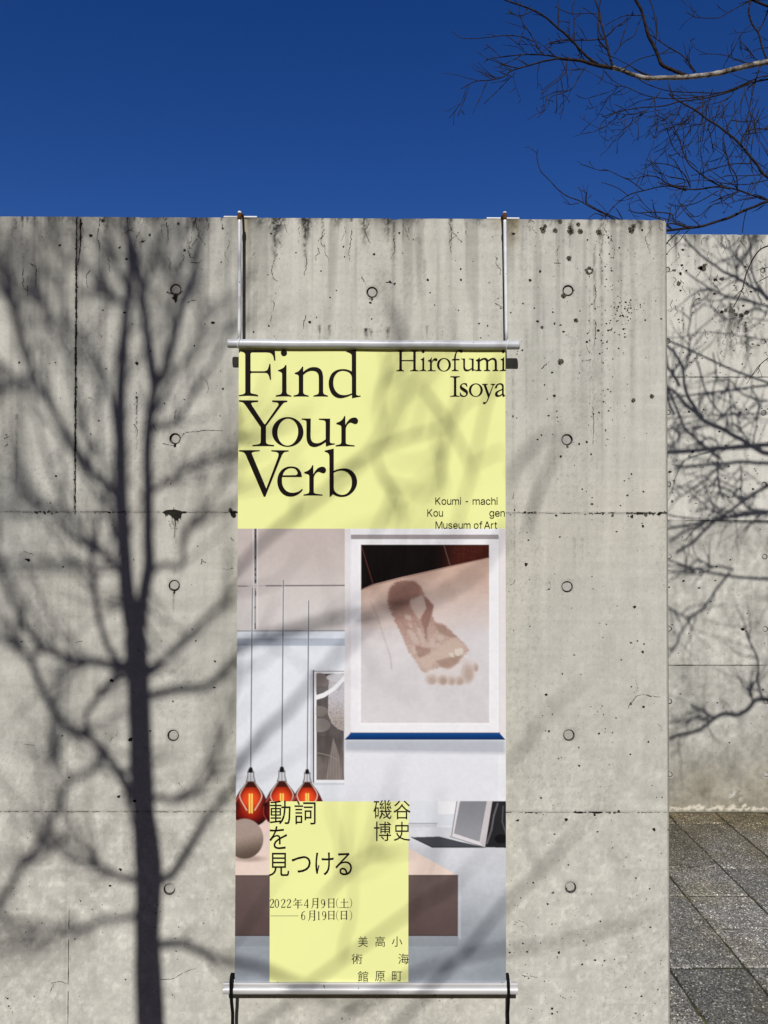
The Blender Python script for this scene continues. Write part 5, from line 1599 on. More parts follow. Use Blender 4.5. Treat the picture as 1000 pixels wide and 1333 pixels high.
# ------------------------------------------------------------------ hanging rods
def build_rod(xt, yt, xb, yb, x0, x1, label, loop):
    Y = BARY + .001
    t = px(xt, yt, Y); b = px(xb, yb, Y)
    root = empty("hanging_rod", (t[0], 0.02, WTOP))
    tag(root, label, "hanging rod", "rods holding up the banner")
    V = []; F = []
    tube(V, F, [t + (b - t) * k for k in np.linspace(0, 1, 12)], .0050, 12)
    under(mesh("rod", V, F, M['white'], shade=True), root)
    V = []; F = []          # rusty collar where the bracket grips the rod
    zc = px(xt, 282.0, Y)[2]
    tube(V, F, [np.array([t[0], Y, zc - .010]), np.array([t[0], Y, zc - .005]), np.array([t[0], Y, zc + .005]), np.array([t[0], Y, zc + .011])], [.0054, .0064, .0064, .0054], 12)
    under(mesh("collar", V, F, M['rust'], shade=True), root)
    V = []; F = []
    xa = px(x0, 283, 0)[0]; xb_ = px(x1, 283, 0)[0]
    box_vf(V, F, (xa, 0.001, WTOP + .0005), (xb_, .11, WTOP + .0055))
    o = mesh("top_plate", V, F, M['white']); bevel(o, .001, 1); under(o, root)
    V = []; F = []
    tube(V, F, cr([(t[0], .0012, WTOP + .004), (t[0], -.018, WTOP + .003), (t[0], -.040, zc + .002), (t[0], Y + .004, zc)], 5), .0036, 8)
    o = mesh("bracket_arm", V, F, M['rust'], shade=True); under(o, root)
    V = []; F = []          # hook closing round the bar
    c = np.array([b[0], BARY, tb_a[2] + (tb_b[2] - tb_a[2]) * .5])
    c[2] = tb_a[2] + (tb_b[2] - tb_a[2]) * (b[0] - tb_a[0]) / (tb_b[0] - tb_a[0])
    a0, a1 = (math.radians(60), math.radians(400)) if loop else (math.radians(70), math.radians(250))
    pts = [c + .0152 * np.array([.16 * math.sin(a), math.cos(a), math.sin(a)]) for a in np.linspace(a0, a1, 26)]
    tube(V, F, pts, .0019, 8)
    under(mesh("hook", V, F, M['white'], shade=True), root)


build_rod(311.9, 275.2, 311.6, 441.5, 291.0, 334.6, "white rod hanging from a bracket on the wall top above the word Find", False)
build_rod(657.2, 276.0, 659.6, 443.0, 633.8, 676.6, "white rod hanging from a bracket on the wall top above the artist's name", True)


# ------------------------------------------------------------------ black straps
def build_strap(x0, y0, x1, y1, w, label):
    Y = BNY - .019
    root = empty("tie_down_strap", (px(x1, y1, Y)[0], 0, .25))
    tag(root, label, "strap", "black straps tying down the banner")
    V = []; F = []
    a = px(x0, y0, Y); c = px(x1, y1, Y)
    d = (c - a) / np.linalg.norm(c - a)
    end = a + d * ((a[2] - .06) / -d[2])
    zb = px(x0, 1285, Y)[2]
    path = [np.array([a[0] + .0015, BNY + .012, zb - .004]), np.array([a[0] + .001, BNY + .010, zb + .022]), np.array([a[0], BNY - .006, zb + .028]), np.array([a[0], Y - .001, zb + .018]),
            a + d * (a[2] - zb), a + d * (a[2] - zb + .04)]
    end = np.array([end[0], -.042, end[2]])
    tail = [a + d * s for s in np.linspace((a[2] - zb) + .05, np.linalg.norm(end - a), 16)]
    tail = [np.array([q[0], Y + (-.042 - Y) * min(1, (i + 1) / 3), q[2]]) for i, q in enumerate(tail)]
    path = list(cr(path[:-1] + [a + d * (a[2] - zb + .016)], 5)) + tail
    P = np.array(path)
    n = len(P)
    T = np.gradient(P, axis=0); T /= np.linalg.norm(T, axis=1, keepdims=True)
    side = np.array([1.0, 0, 0])
    for i in range(n):
        nn = np.cross(T[i], side); nn /= np.linalg.norm(nn)
        tw = .35 * math.sin(i * .5)
        sd = side * math.cos(tw * .3) + nn * math.sin(tw * .3)
        for u, v in ((-1, -.35), (1, -.35), (1, .35), (-1, .35)):
            V.append(tuple(P[i] + sd * u * w / 2 + nn * v * .0022))
        if i:
            q = 4 * (i - 1)
            for k in range(4):
                F.append([q + k, q + (k + 1) % 4, q + 4 + (k + 1) % 4, q + 4 + k])
    F += [[0, 1, 2, 3], [4 * n - 1, 4 * n - 2, 4 * n - 3, 4 * n - 4]]
    under(mesh("webbing", V, F, M['strap']), root)
    V = []; F = []
    box_vf(V, F, (end[0] - .02, -.07, -.002), (end[0] + .02, -.001, .012)); box_vf(V, F, (end[0] - .009, end[1] - .006, .0121), (end[0] + .009, end[1] + .006, .066))
    under(mesh("anchor", V, F, M['steel']), root)


build_strap(301.0, 1274, 300.6, 1333, .0098, "black strap looped round the bottom bar below the glass lamps")
build_strap(661.8, 1272.5, 663.4, 1333, .0088, "black strap looped round the bottom bar below the grey floor of the print")


# ------------------------------------------------------------------ the tree behind the viewpoint, known by its shadow
def shadow_src(x, y, d, Yp):
    """point of a branch at horizontal distance d in front of plane Yp whose sun shadow falls at pixel x, y"""
    p = px(x, y, Yp)
    return p + SUN * (d / -SUN[1])


def safe_d(x, y, d, Yp):
    for k in range(80):
        p = shadow_src(x, y, d, Yp)
        u, v, w = topx(p)
        if w < 0.02 or not (-60 < u < 1060 and -60 < v < 1393): return d
        d += .08
    return d


TS = [  # shadow polylines: pixels, width px from/to, distance from/to
    ("196,1333 192,1220 194,1140 187,1060 184,1000 182,940 180,890 177,830", 36, 29, 1.6, 1.65),
    ("176,835 166,775 162,720 159,667 158,660 157,580 157,516 160,452 165,404 170,356 166,300 165,250 168,180", 23, 10, 1.65, 2.5),
    ("179,835 188,770 194,735 193,700 193,660 192,580 197,532 203,500 214,484 224,446 237,401 253,353 262,300 275,240", 18, 8, 1.65, 2.2),
    ("201,505 194,455 187,400 181,350 170,310 166,280", 13, 9, 1.75, 2.2),
    ("194,735 188,772 178,785", 10, 8, 1.65, 1.65),
    ("176,868 150,858 131,814 122,762 118,724 106,689 83,657 64,606 48,548 40,500 20,440", 9, 3, 1.66, 2.6),
    ("163,752 150,738 138,721 120,702", 7, 5, 1.7, 1.8), ("162,680 150,644 118,612 90,567 64,526 45,490 35,452 22,420 4,360 -15,300", 10, 5, 1.7, 2.3),
    ("178,880 157,871 128,862 93,858 58,842 34,815 13,775 0,740 -20,690", 11, 5, 1.64, 2.2), ("58,842 38,855 16,840 -10,826 -40,815", 7, 4, 1.85, 2.3),
    ("38,856 58,903 77,935 96,954 118,961 138,983 163,1018 176,1045", 8, 10, 2.0, 1.62), ("118,961 112,935 128,905 150,880 160,872", 6, 8, 1.9, 1.65),
    ("120,745 112,740 83,737 42,730 0,732 -40,736", 7, 5, 2.6, 3.0), ("174,1145 154,1141 131,1128 112,1106 86,1094 60,1092", 9, 5, 1.7, 2.4),
    ("-30,1200 0,1176 19,1144 38,1115 58,1083 80,1038 93,1016 120,1003 138,985", 10, 7, 2.4, 2.0), ("93,1016 80,1000 70,980 64,948 66,900", 6, 3, 2.4, 2.8),
    ("178,1190 166,1195 128,1200 112,1208 64,1205 0,1200 -30,1198", 8, 5, 1.9, 2.8), ("112,1208 64,1228 0,1221 -30,1220", 6, 4, 2.6, 3.0),
    ("202,1150 224,1138 243,1109 269,1067 307,1019 347,968 375,942 404,908 450,860 500,805 550,770 600,700", 11, 4, 1.65, 4.0),
    ("196,1236 208,1230 237,1229 272,1243 304,1256 345,1265 400,1290 470,1310", 10, 6, 1.62, 3.2),
    ("182,895 192,878 224,849 256,817 288,788 307,766 350,720 400,680 450,640 490,600 519,541 546,520 568,489 600,450", 8, 4, 1.64, 4.0),
    ("184,915 195,906 237,897 266,895 288,878 307,862 335,848 380,835 440,820 490,812 550,800 620,760 660,700", 10, 5, 1.64, 3.4),
    ("190,1045 205,1038 230,1041 250,1034 275,999 288,964 304,929 312,900", 8, 4, 1.66, 2.6),
    ("196,745 215,735 237,737 238,702 256,676 290,630 320,580", 7, 4, 1.7, 2.6),
    ("201,560 205,555 230,548 253,510 288,452 310,400 330,340", 7, 3, 1.75, 2.3), ("165,470 163,404 150,390 134,382 122,366 105,330 95,280", 7, 3, 1.8, 2.4), ("158,640 150,560 140,500 125,465 106,433 64,410 48,388 30,350", 7, 3, 1.7, 2.4), ("118,612 112,560 96,520 92,470 84,420 80,360 70,300", 6, 3, 1.9, 2.5), ("64,526 58,480 60,430 52,370 50,310", 5, 3, 2.1, 2.6), ("196,640 218,628 256,602 307,590", 7, 4, 1.7, 2.2), ("200,540 222,500 240,470 262,430 275,390", 6, 3, 1.8, 2.3), ("224,446 222,400 228,360 232,300", 5, 3, 2.0, 2.4), ("186,398 196,350 205,310 208,270", 6, 3, 2.0, 2.4), ("160,667 150,700 140,660 132,600 128,540 126,480", 6, 3, 1.7, 2.3), ("45,490 30,500 10,502 -20,505", 6, 4, 2.3, 2.6), ("83,657 60,660 30,640 0,600", 7, 4, 2.2, 2.6), ("35,452 20,400 10,350 8,300", 6, 3, 2.2, 2.6), ("166,380 150,340 145,300 140,260", 6, 3, 2.0, 2.4),
    ("494,560 500,520 517,475 530,440", 7, 4, 4.0, 4.2), ("546,520 565,545 584,570 600,600 607,615 620,650", 7, 5, 3.8, 4.2), ("430,640 490,606 529,590 584,572 607,543 656,522", 7, 4, 3.6, 4.2),
    ("656,470 640,520 630,557 615,625 599,682 590,730", 6, 4, 4.0, 4.4), ("584,575 575,615 580,660", 6, 4, 4.0, 4.2), ("490,606 500,640 519,668 530,700", 6, 4, 3.8, 4.1), ("615,625 640,610 660,606", 5, 3, 4.0, 4.3),
    ("661,640 676,600 700,576 721,560", 8, 5, 4.2, 4.5), ("685,700 691,670 706,630 721,594 735,560", 9, 6, 3.8, 4.4),
    ("500,1350 600,1250 658,1180 694,1144 726,1108 755,1079 790,1040", 11, 6, 3.4, 4.2), ("400,1352 480,1305 560,1265 662,1238 712,1230 784,1212 856,1187 900,1170", 10, 6, 3.6, 4.2),
    ("660,1000 690,960 712,930 740,900", 7, 4, 4, 4.4), ("310,1352 400,1290 470,1240 540,1190 600,1150 650,1090", 8, 4, 3.4, 4.2), ("420,1180 470,1130 520,1110", 7, 4, 3.8, 4.1)]


def build_shadow_tree():
    base = shadow_src(196, 1333, 2.4, 0.0)
    root = empty("bare_tree", (base[0], base[1], 0))
    tag(root, "slender bare tree whose trunk shadow stripes the wall left of the banner", "tree", "bare trees")
    V = []; F = []; TV = []; TF = []
    rnd = random.Random(5)
    k_px = 1 / 429.0
    allp = []
    for n_, (s, w0, w1, d0, d1) in enumerate(TS):
        P = cr(parse(s), 6)
        L = np.concatenate([[0], np.cumsum(np.hypot(*np.diff(P, axis=0).T))]); L /= L[-1]
        pts = []; rr = []
        for (x, y), t in zip(P, L):
            far = d0 >= 3.3
            d = safe_d(x, y, (1.0 if far else 1.5) * (d0 + (d1 - d0) * t), 0.0)
            wob = 1 + .22 * (float(fbm(np.float64(t * 9), np.float64(n_ * 3.3), 71, 2)) - .5)
            pts.append(shadow_src(x, y, d, 0.0)); rr.append((w0 + (w1 - w0) * t) * k_px * .5 * wob * (.66 * min(1, t * 4 + .35, (1 - t) * 4 + .25) if far else 1.0))
        pts = np.array(pts)
        if n_ == 0:
            dn = np.linspace(0, 1, 8)[:-1]
            foot = base + (np.array([base[0] + .02, base[1], -.05]) - base) * 1.0
            pts = np.vstack([[foot * (1 - q) + base * q for q in dn], pts]); rr = [rr[0] * (1.35 - .35 * q) for q in dn] + rr
            tube(TV, TF, pts, rr, 14)
        elif n_ in (1, 2):
            tube(TV, TF, pts, rr, 10)
        else:
            tube(V, F, pts, rr, 7)
        if n_ > 0: allp.append((P, L, d0, d1, w0, w1))
    # finer twigs, grown along the shadows so that they stay within the crown
    for k in range(1100):
        P, L, d0, d1, w0, w1 = rnd.choice(allp)
        i = rnd.randrange(len(P) // 4, len(P)); i2 = min(i + 1, len(P) - 1); i1 = max(i - 1, 0)
        a = math.atan2(P[i2][1] - P[i1][1], P[i2][0] - P[i1][0]) + rnd.choice((-1, 1)) * rnd.uniform(.35, .9)
        x, y = P[i]; d = 1.5 * (d0 + (d1 - d0) * L[i])
        if d0 >= 3.3: d /= 1.5
        ln = rnd.uniform(40, 190); n = 7; q = []; w = rnd.uniform(1.6, 4.0)
        dd = rnd.uniform(0, 1.2)
        for t in range(n + 1):
            q.append((x, y, d + dd * t / n))
            a += rnd.uniform(-.28, .28); a += .12 * math.sin(-math.pi / 2 - a)
            x += ln / n * math.cos(a); y += ln / n * math.sin(a)
        if q[-1][1] > 1150 and q[-1][0] > 330: continue
        if max(p_[0] for p_ in q) > 590 and rnd.random() < .93: continue
        if max(p_[0] for p_ in q) > 330 and rnd.random() < .45: continue
        pts = np.array([shadow_src(x, y, safe_d(x, y, d, 0.0), 0.0) for x, y, d in q])
        tube(V, F, cr(pts, 2), np.linspace(w, .9, (len(pts) - 1) * 2 + 1) * k_px * .5, 5)
    under(mesh("trunk", TV, TF, M['bark'], shade=True), root)
    under(mesh("branches", V, F, M['bark'], shade=True), root)


build_shadow_tree()


# ------------------------------------------------------------------ the birch on the right
def build_birch():
    rnd = random.Random(9)
    root = empty("birch_tree", (3.0, .72, 0))
    tag(root, "bare birch reaching in from the right with one pale limb against the blue sky", "tree", "bare trees")
    WV, WF = [], []      # pale limb and trunk
    V, F = [], []        # dark branches
    TV, TF = [], []      # twigs

    def twig(p, d, L, r, lev=0):
        n = max(4, int(L / .028)); q = np.array(p, float); d = np.array(d, float); d /= np.linalg.norm(d)
        P = [q.copy()]; rr = [r]
        for i in range(n):
            d = d + np.array([rnd.gauss(0, .13), rnd.gauss(0, .09), rnd.gauss(0, .13)])
            if i % 3 == 2: d = d + np.array([rnd.gauss(0, .2), 0, rnd.gauss(0, .2)])
            d /= np.linalg.norm(d)
            q = q + d * L / n
            t = (i + 1) / n
            bud = 1.9 if rnd.random() < .27 else 1.0
            P.append(q.copy()); rr.append((r * (1 - t) + .00085 * t) * bud)
            if lev < 2 and rnd.random() < (.26 if lev == 0 else .14):
                s = rnd.choice((-1, 1)) * rnd.uniform(.5, 1.1)
                c, sn = math.cos(s), math.sin(s)
                d2 = np.array([d[0] * c - d[2] * sn, d[1] + rnd.uniform(-.3, .3), d[0] * sn + d[2] * c])
                twig(q, d2, L * rnd.uniform(.3, .6) * (1 - t * .5), r * .72, lev + 1)
        tube(TV, TF, P, rr, 5)

    def branch(s, Y, w0, w1, spawn=0.0, pale=False, tl=(.08, .35), down=0.0, sides=7):
        P2 = cr(parse(s), 5)
        Ys = np.linspace(Y[0], Y[1], len(P2)) if hasattr(Y, '__len__') else np.full(len(P2), Y)
        P = np.array([px(x, y, yy) for (x, y), yy in zip(P2, Ys)])
        L = np.concatenate([[0], np.cumsum(np.linalg.norm(np.diff(P, axis=0), axis=1))])
        w = np.interp(L / L[-1], [0, 1], [w0, w1])
        rr = np.array([ww / 999.0 * (p[1] - CY) / 2 for ww, p in zip(w, P)])
        rr *= np.array([rnd.uniform(.92, 1.1) for _ in rr])
        if pale: tube(WV, WF, P, rr, 12)
        elif w0 > 2.0: tube(V, F, P, rr, sides)
        else: tube(TV, TF, P, np.maximum(rr, .0011), 5)
        k_ = 1.9 if P2[:, 0].mean() < 765 and P2[:, 1].mean() < 170 else .85
        n = np.random.RandomState(rnd.randrange(9999)).poisson(spawn * k_ * L[-1])
        for k in range(n):
            i = rnd.randrange(1, len(P) - 1)
            d = P[i + 1] - P[i - 1]; d /= np.linalg.norm(d)
            a = rnd.choice((-1, 1)) * rnd.uniform(.4, 1.1)
            c, sn = math.cos(a), math.sin(a)
            d2 = np.array([d[0] * c - d[2] * sn, rnd.uniform(-.45, .45), d[0] * sn + d[2] * c - down * rnd.random()])
            twig(P[i], d2, rnd.uniform(*tl), max(.0013, min(.0022, rr[i] * .55)))
        return P

    yl = .70
    # pale limb, then its dark continuation
    trunk_p = [(3.02, .75, -.05), (3.00, .74, .8), (2.97, .73, 1.7), (2.94, .72, 2.6), (2.91, .72, 3.4), (2.84, .72, 4.3), (2.78, .74, 5.3), (2.75, .8, 6.4)]
    tube(WV, WF, cr(trunk_p, 6), np.linspace(.062, .02, 43), 14)
    branch("1440,42 1340,52 1239,61 1130,70 1060,76.5 1000,80.5 956,90 936,95 916,98 890,100.5 864,101 842,101.5 824,97 812,92 798,88", (.67, yl), 10.5, 5.2, 3, True, (.1, .3))
    branch("800,88.5 785,86 771,83 758,79 745,77.5 727,76", (yl, yl), 5.6, 3.4, 6, False, (.06, .2))
    branch("727,76 706,80 692,84 666,92 655,100 639,104 619,106 600,115.5", (yl, yl - .05), 2.4, 1.0, 9, tl=(.05, .16))
    branch("740,78 720,73 701,71 680,71 661,73 640,76 632,79", (yl, yl + .1), 2.2, 1.0, 9, tl=(.05, .16))
    branch("783,86 765,74 749,57 735,43 727,37 710,22 692,12 675,6 661,1 640,-8", (yl, yl - .1), 3.6, 1.6, 5, tl=(.06, .2))
    branch("798,87 793,70 789,53 783,30 780,14 775,0 770,-20", (yl, yl + .05), 3.4, 2.0, 6, tl=(.06, .22))
    branch("786,52 780,40 779,20 782,0 784,-10", (yl, yl), 1.8, 1.2, 4, tl=(.06, .14))
    branch("893,98 876,91 862,84 856,70 850,57 845,48 841,35 836,15 828,0 822,-15", (yl, yl - .05), 5.0, 3.6, 5, tl=(.08, .28))
    branch("906,94 896,80 886,70 872,62 860,54 848,46 846,44", (yl, yl), 1.7, 1.3, 5, tl=(.06, .16))
    branch("853,58 855,40 851,15 846,0 842,-12", (yl, yl), 1.6, 1.3, 5, tl=(.06, .16))
    branch("811,90 830,78 850,72 880,67", (yl, yl), 1.3, 1.0, 5, tl=(.06, .14))
    branch("800,70 812,55 826,46 830,34 836,22", (yl, yl), 1.3, 1.0, 4, tl=(.05, .12))
    branch("835,20 815,20 800,26 788,33", (yl, yl), 1.3, .9, 4, tl=(.05, .1))
    branch("787,50 768,52 750,52 731,53 715,56", (yl, yl), 1.7, 1.2, 6, tl=(.05, .12))
    branch("744,56 748,30 745,12 749,0", (yl, yl), 1.3, 1.1, 4, tl=(.05, .12))
    branch("777,18 764,17 748,18 738,16 722,8", (yl, yl), 1.2, .9, 5, tl=(.04, .1))
    branch("704,68 698,56 688,40 680,28 676,14 678,2", (yl, yl), 1.4, 1.2, 5, tl=(.04, .12))
    branch("695,54 680,48 666,46 655,46 630,49 605,50 595,46 588,40", (yl, yl + .1), 1.4, .8, 5, tl=(.03, .1))
    branch("682,64 668,52 658,46", (yl, yl), 1.2, .9, 3, tl=(.03, .1)); branch("668,92 650,82 636,77 630,82", (yl, yl), 1.2, .8, 5, tl=(.03, .08))
    branch("670,95 660,105 648,118 638,127 630,135", (yl, yl), 1.3, .9, 5, tl=(.03, .1)); branch("662,97 658,104 640,108", (yl, yl), 1.1, .8, 3, tl=(.03, .08))
    branch("738,80 737,92 728,104 714,114 706,122", (yl, yl - .1), 1.5, .9, 5, tl=(.05, .14)); branch("738,82 730,98 718,108 708,116 705,124", (yl, yl), 1.2, .8, 3, tl=(.04, .1))
    branch("763,86 752,103 745,115 733,121 718,126 712,140 700,153", (yl, yl - .1), 1.5, .8, 4, tl=(.05, .12)); branch("786,92 784,102 778,110", (yl, yl), 1.3, .9, 4, tl=(.03, .08)); branch("785,90 795,102 810,112", (yl, yl), 1.2, .9, 3, tl=(.03, .08))
    # second limb and the diagonal one
    Y2 = .95
    branch("1450,40 1300,58 1200,70 1100,85 1040,95 1000,103 975,108 956,117 934,124 910,129 885,132 868,137 850,139 833,140 806,145 784,152", (Y2, Y2 + .1), 5.2, 1.1, 9, tl=(.08, .3), down=.5)
    branch("1450,60 1250,78 1080,88 1000,98 980,104 960,113 940,120 910,126 880,128 855,127 835,122 815,113 800,112", (Y2 - .1, Y2), 3.2, 1.0, 8, tl=(.08, .28), down=.5)
    branch("975,110 940,120 905,120 870,118 840,108 824,96", (Y2 - .1, Y2 - .2), 1.7, 1.1, 6, tl=(.08, .2), down=.4)
    Y3 = .55
    branch("1460,305 1300,290 1200,286 1120,274 1050,254 1000,231 985,213 969,194 958,182 947,173 934,163 921,155 905,143 890,135 877,127 871,122", (Y3, Y3 + .1), 7.0, 2.0, 7, tl=(.08, .34), down=.9)
    branch("965,190 968,176 980,168 1000,168 1020,170", (Y3, Y3), 2.0, 1.4, 6, tl=(.06, .2))
    branch("877,125 871,110 870,106", (Y3, Y3), 1.6, .9, 0)
    Y4 = .8
    branch("1460,285 1300,272 1160,272 1060,268 1000,260 985,256 969,250 957,246 943,243 930,238 912,226 897,213 889,196 884,180 876,170", (Y4, Y4 + .1), 5.4, 1.3, 8, tl=(.08, .28), down=.25)
    branch("950,245 932,243 912,246 895,246 870,241 860,238", (Y4, Y4), 2.4, 1.4, 8, tl=(.06, .2))
    branch("899,244 893,230 884,220 870,214 852,212", (Y4, Y4), 1.8, 1.1, 5, tl=(.05, .16)); branch("895,243 872,240 855,230 838,229 833,232 828,242", (Y4, Y4), 1.8, 1.1, 6, tl=(.05, .14))
    branch("894,248 868,242 838,248 818,254 800,268 792,278 784,290", (Y4, Y4 + .1), 1.8, 1.0, 6, tl=(.05, .16)); branch("838,248 822,236 805,228 790,221 780,222", (Y4, Y4), 1.3, .8, 4, tl=(.04, .12)); branch("819,255 803,244 783,237", (Y4, Y4), 1.2, .8, 3, tl=(.04, .1))
    branch("960,247 959,230 950,214 945,196 942,180 944,172", (Y4 - .1, Y4 - .1), 1.8, 1.2, 6, tl=(.06, .18)); branch("980,213 955,213 935,218 912,226 900,228", (Y4 - .1, Y4), 1.6, 1.0, 6, tl=(.06, .18))
    branch("1040,225 1000,234 970,240 940,238 910,234 880,240", (Y4 - .1, Y4), 1.5, 1.0, 6, tl=(.06, .18))
    Y5 = .7
    branch("1460,180 1300,205 1150,228 1060,248 1000,262 985,268 969,274 950,283 934,288 915,294 903,296 885,298 868,300 840,303 800,312", (Y5, Y5 + .15), 6.2, 2.6, 6, tl=(.07, .25))
    branch("900,297 885,293 872,291 860,300 845,312", (Y5, Y5), 2.2, 1.5, 5, tl=(.05, .14)); branch("880,291 876,282 873,278 850,276 830,277 818,273", (Y5, Y5), 1.8, 1.2, 6, tl=(.04, .12))
    branch("885,300 872,312 866,320", (Y5, Y5), 1.8, 1.4, 0); branch("960,250 940,262 925,268 912,280 900,282 895,277", (Y5, Y5), 1.4, 1.0, 6, tl=(.04, .12)); branch("935,248 915,260 900,266 880,268 870,264", (Y5, Y5), 1.5, 1.1, 6, tl=(.04, .12)); branch("912,250 895,268 880,284", (Y5, Y5), 1.3, 1.0, 3, tl=(.04, .1))
    Y6 = .9
    branch("850,300 810,290 790,280 770,270 754,261 740,256 727,247 715,234 705,224 701,214 699,204 700,194", (Y6, Y6), 2.2, .9, 6, tl=(.05, .16))
    branch("835,296 806,285 785,276 770,268 762,262 764,250", (Y6, Y6), 1.7, 1.0, 5, tl=(.05, .14)); branch("754,264 742,266 733,262", (Y6, Y6), 1.2, .8, 2, tl=(.03, .08)); branch("790,282 775,278 765,286", (Y6, Y6), 1.3, .9, 4, tl=(.03, .1))
    # top right corner
    branch("1450,70 1250,20 1080,-10 1020,-2 985,0 975,2 963,8 945,18 935,23 912,23 905,22 893,15", (1.0, 1.0), 2.6, 1.0, 7, tl=(.06, .16))
    branch("1450,200 1250,110 1120,62 1060,35 1020,16 1000,8 985,2 970,-5", (1.0, 1.0), 4.5, 3.0, 5, tl=(.06, .2)); branch("977,0 975,15 979,30 988,44 992,60 998,76 1003,84", (.8, .75), 2.6, 2.2, 5, tl=(.06, .2)); branch("1004,0 996,24 988,40", (.9, .8), 2.0, 1.5, 5, tl=(.06, .18))
    branch("1030,60 1000,62 985,64 972,74", (.9, .9), 1.3, .9, 5, tl=(.05, .14)); branch("990,86 984,104 980,120 976,140 972,160", (.75, .7), 2.0, 1.3, 6, tl=(.06, .2)); branch("985,84 965,80 945,72 925,70 910,71", (.75, .8), 1.4, .8, 4, tl=(.04, .12))
    # drooping fine sprays under the second limb
    for k in range(26):
        x = rnd.uniform(850, 1010); y = rnd.uniform(118, 165) if k % 2 else rnd.uniform(105, 140)
        p = px(x, y, rnd.uniform(.6, 1.05)); twig(p, (rnd.uniform(-.8, .3), rnd.uniform(-.3, .3), -1), rnd.uniform(.15, .4), .0015)
    for k in range(12):
        x = rnd.uniform(800, 900); y = 140 + (900 - x) * .05
        p = px(x, y + rnd.uniform(-5, 5), rnd.uniform(.8, 1.0)); twig(p, (rnd.uniform(-1, -.2), rnd.uniform(-.3, .3), rnd.uniform(-.9, .1)), rnd.uniform(.1, .25), .0014)
    # twigs low down at the frame edge, before the far wall
    for s, y0, w in (("1040,310 1000,320 985,330 972,355 966,378 955,400", 1.3, 2.2), ("968,375 956,387", 1.3, 1.4), ("1010,345 985,352", 1.3, 1.2), ("1010,460 995,470 985,480 972,500", 1.4, 1.4), ("1000,360 985,368", 1.3, 1.3)):
        branch(s, (y0, y0), w, w * .5, 3, tl=(.04, .1))
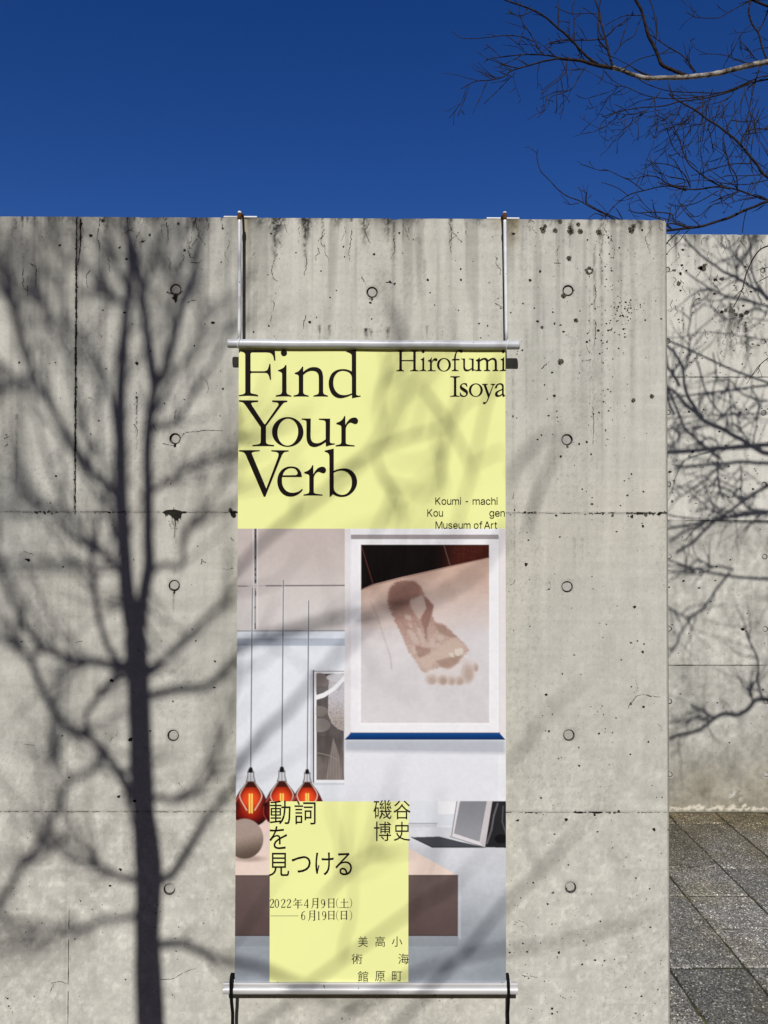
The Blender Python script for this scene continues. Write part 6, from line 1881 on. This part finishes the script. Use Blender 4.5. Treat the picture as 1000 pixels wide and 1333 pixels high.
    # limbs out of frame, whose shadows net the far wall
    SH = [("1040,607 1000,604 957,602 915,605 880,608", 6, 4, 1.8), ("1010,592 985,585 957,567 926,552 908,536 892,505 889,481 880,462 868,450 850,430", 8, 4, 1.8),
          ("940,598 932,594 911,576 892,558 880,530 868,505 855,480", 5.5, 4, 1.75), ("930,556 914,545 895,527 882,512 868,502 850,485", 6, 4, 1.85), ("1060,430 1020,402 1000,390 988,378 975,372 955,360 942,354 914,333 892,312 880,300", 6.5, 2.6, 1.62), ("1040,405 1000,398 963,391 945,385 926,375 905,362 890,354", 4, 2, 1.62),
          ("1000,390 985,366 978,340 974,310 972,290", 4.5, 3, 1.7), ("985,380 972,352 955,330 946,310 940,295", 3.6, 2.4, 1.7), ("961,365 955,340 948,322", 2.6, 2, 1.7), ("1000,408 985,402 970,408 952,415 938,420", 3, 2, 1.75),
          ("1030,610 1000,632 985,640 963,656 940,672 917,690 900,708 880,722", 5.5, 4, 1.8), ("1030,668 1000,666 980,662 966,652 945,636 925,632 910,640 895,655", 4.6, 2, 1.85), ("1000,668 970,666 950,672 930,664 905,664", 4.5, 2.4, 1.85),
          ("950,745 930,772 915,790 900,804 880,838 865,860", 4.6, 3, 1.8), ("955,741 940,736 925,738 910,746 895,738 870,736", 3.6, 2, 1.8), ("930,738 915,730 905,728", 3, 2, 1.8),
          ("1040,905 1000,910 985,912 975,924 958,932 940,930 925,938 912,948 895,956 870,962", 8, 5, 2.1), ("995,908 988,888 987,862 976,836 970,815", 5, 3, 2.0), ("980,910 973,895", 5, 3, 2.0), ("930,935 915,925 900,918", 4, 3, 2.1), ("925,940 910,935 880,940", 5, 3, 2.3),
          ("885,500 874,485 866,470", 6, 4, 1.8), ("880,540 872,520 866,505", 6, 4, 1.9), ("893,482 895,470 897,450 896,430 900,405 906,380", 3.4, 2, 1.75), ("906,470 912,490 920,510 930,530 945,545 950,560", 3.4, 2.4, 1.8), ("930,460 932,490 925,515", 3, 2, 1.8), ("950,490 951,520 954,560", 3, 2, 1.75), ("980,582 982,560 986,540 990,525", 3, 2, 1.75), ("1000,520 985,520 965,510 955,500 945,495", 3.6, 2.4, 1.8), ("978,580 965,560 955,550", 2.6, 2, 1.75),
          ("890,560 880,575 872,585", 3, 2, 1.8), ("900,560 915,555 920,545", 3, 2, 1.8), ("868,558 880,560 890,570", 3, 2, 1.9), ("965,608 965,630 962,650", 3, 2, 1.8), ("935,600 936,625 942,650", 4, 2, 1.8), ("950,608 930,615 915,625 895,640 880,648", 3, 1.6, 1.85), ("920,600 935,580 925,570 915,572", 3, 2, 1.8),
          ("872,705 888,694 905,686 930,676 950,664", 4, 3, 2.2), ("870,790 885,800 900,806", 4, 2, 2.2)]
    pool = []
    for s, w0, w1, d in SH:
        P2 = cr(parse(s), 5)
        n = len(P2)
        pts = []
        dd = d
        ph = rnd.random() * 50
        P2 = P2 + 7.0 * np.stack([fbm(P2[:, 0] * .035, P2[:, 1] * .035 + ph, 81, 3) - .5, fbm(P2[:, 0] * .035 + 9, P2[:, 1] * .035 + ph, 82, 3) - .5], 1)
        for x, y in P2: dd = max(dd, safe_d(x, y, dd, BY))
        pts = np.array([shadow_src(x, y, dd, BY) for x, y in P2])
        rr = np.linspace(w0, w1, n) / 209.0 * .5 * .74
        tube(V if w0 > 5 else TV, F if w0 > 5 else TF, pts, rr, 6)
        pool.append((P2, dd, w0))
    for k in range(330):
        P2, d, w0 = rnd.choice(pool)
        i = rnd.randrange(1, len(P2) - 1)
        a = math.atan2(P2[i + 1][1] - P2[i - 1][1], P2[i + 1][0] - P2[i - 1][0]) + rnd.choice((-1, 1)) * rnd.uniform(.4, 1.2)
        x, y = P2[i]; ln = rnd.uniform(15, 75); q = []
        for t in range(7):
            q.append((x, y)); a += rnd.uniform(-.35, .35); x += ln / 6 * math.cos(a); y += ln / 6 * math.sin(a)
        dd = max(safe_d(x, y, d, BY) for x, y in q)
        w = rnd.uniform(1.2, 2.7)
        pts = np.array([shadow_src(x, y, dd, BY) for x, y in q])
        tube(TV, TF, cr(pts, 2), np.linspace(w, .8, 13) / 209 * .4, 5)
    under(mesh("trunk", WV, WF, M['bark_pale'], shade=True), root)
    under(mesh("branches", V, F, M['bark_dark'], shade=True), root)
    under(mesh("twigs", TV, TF, M['bark_dark'], shade=True), root)


build_birch()
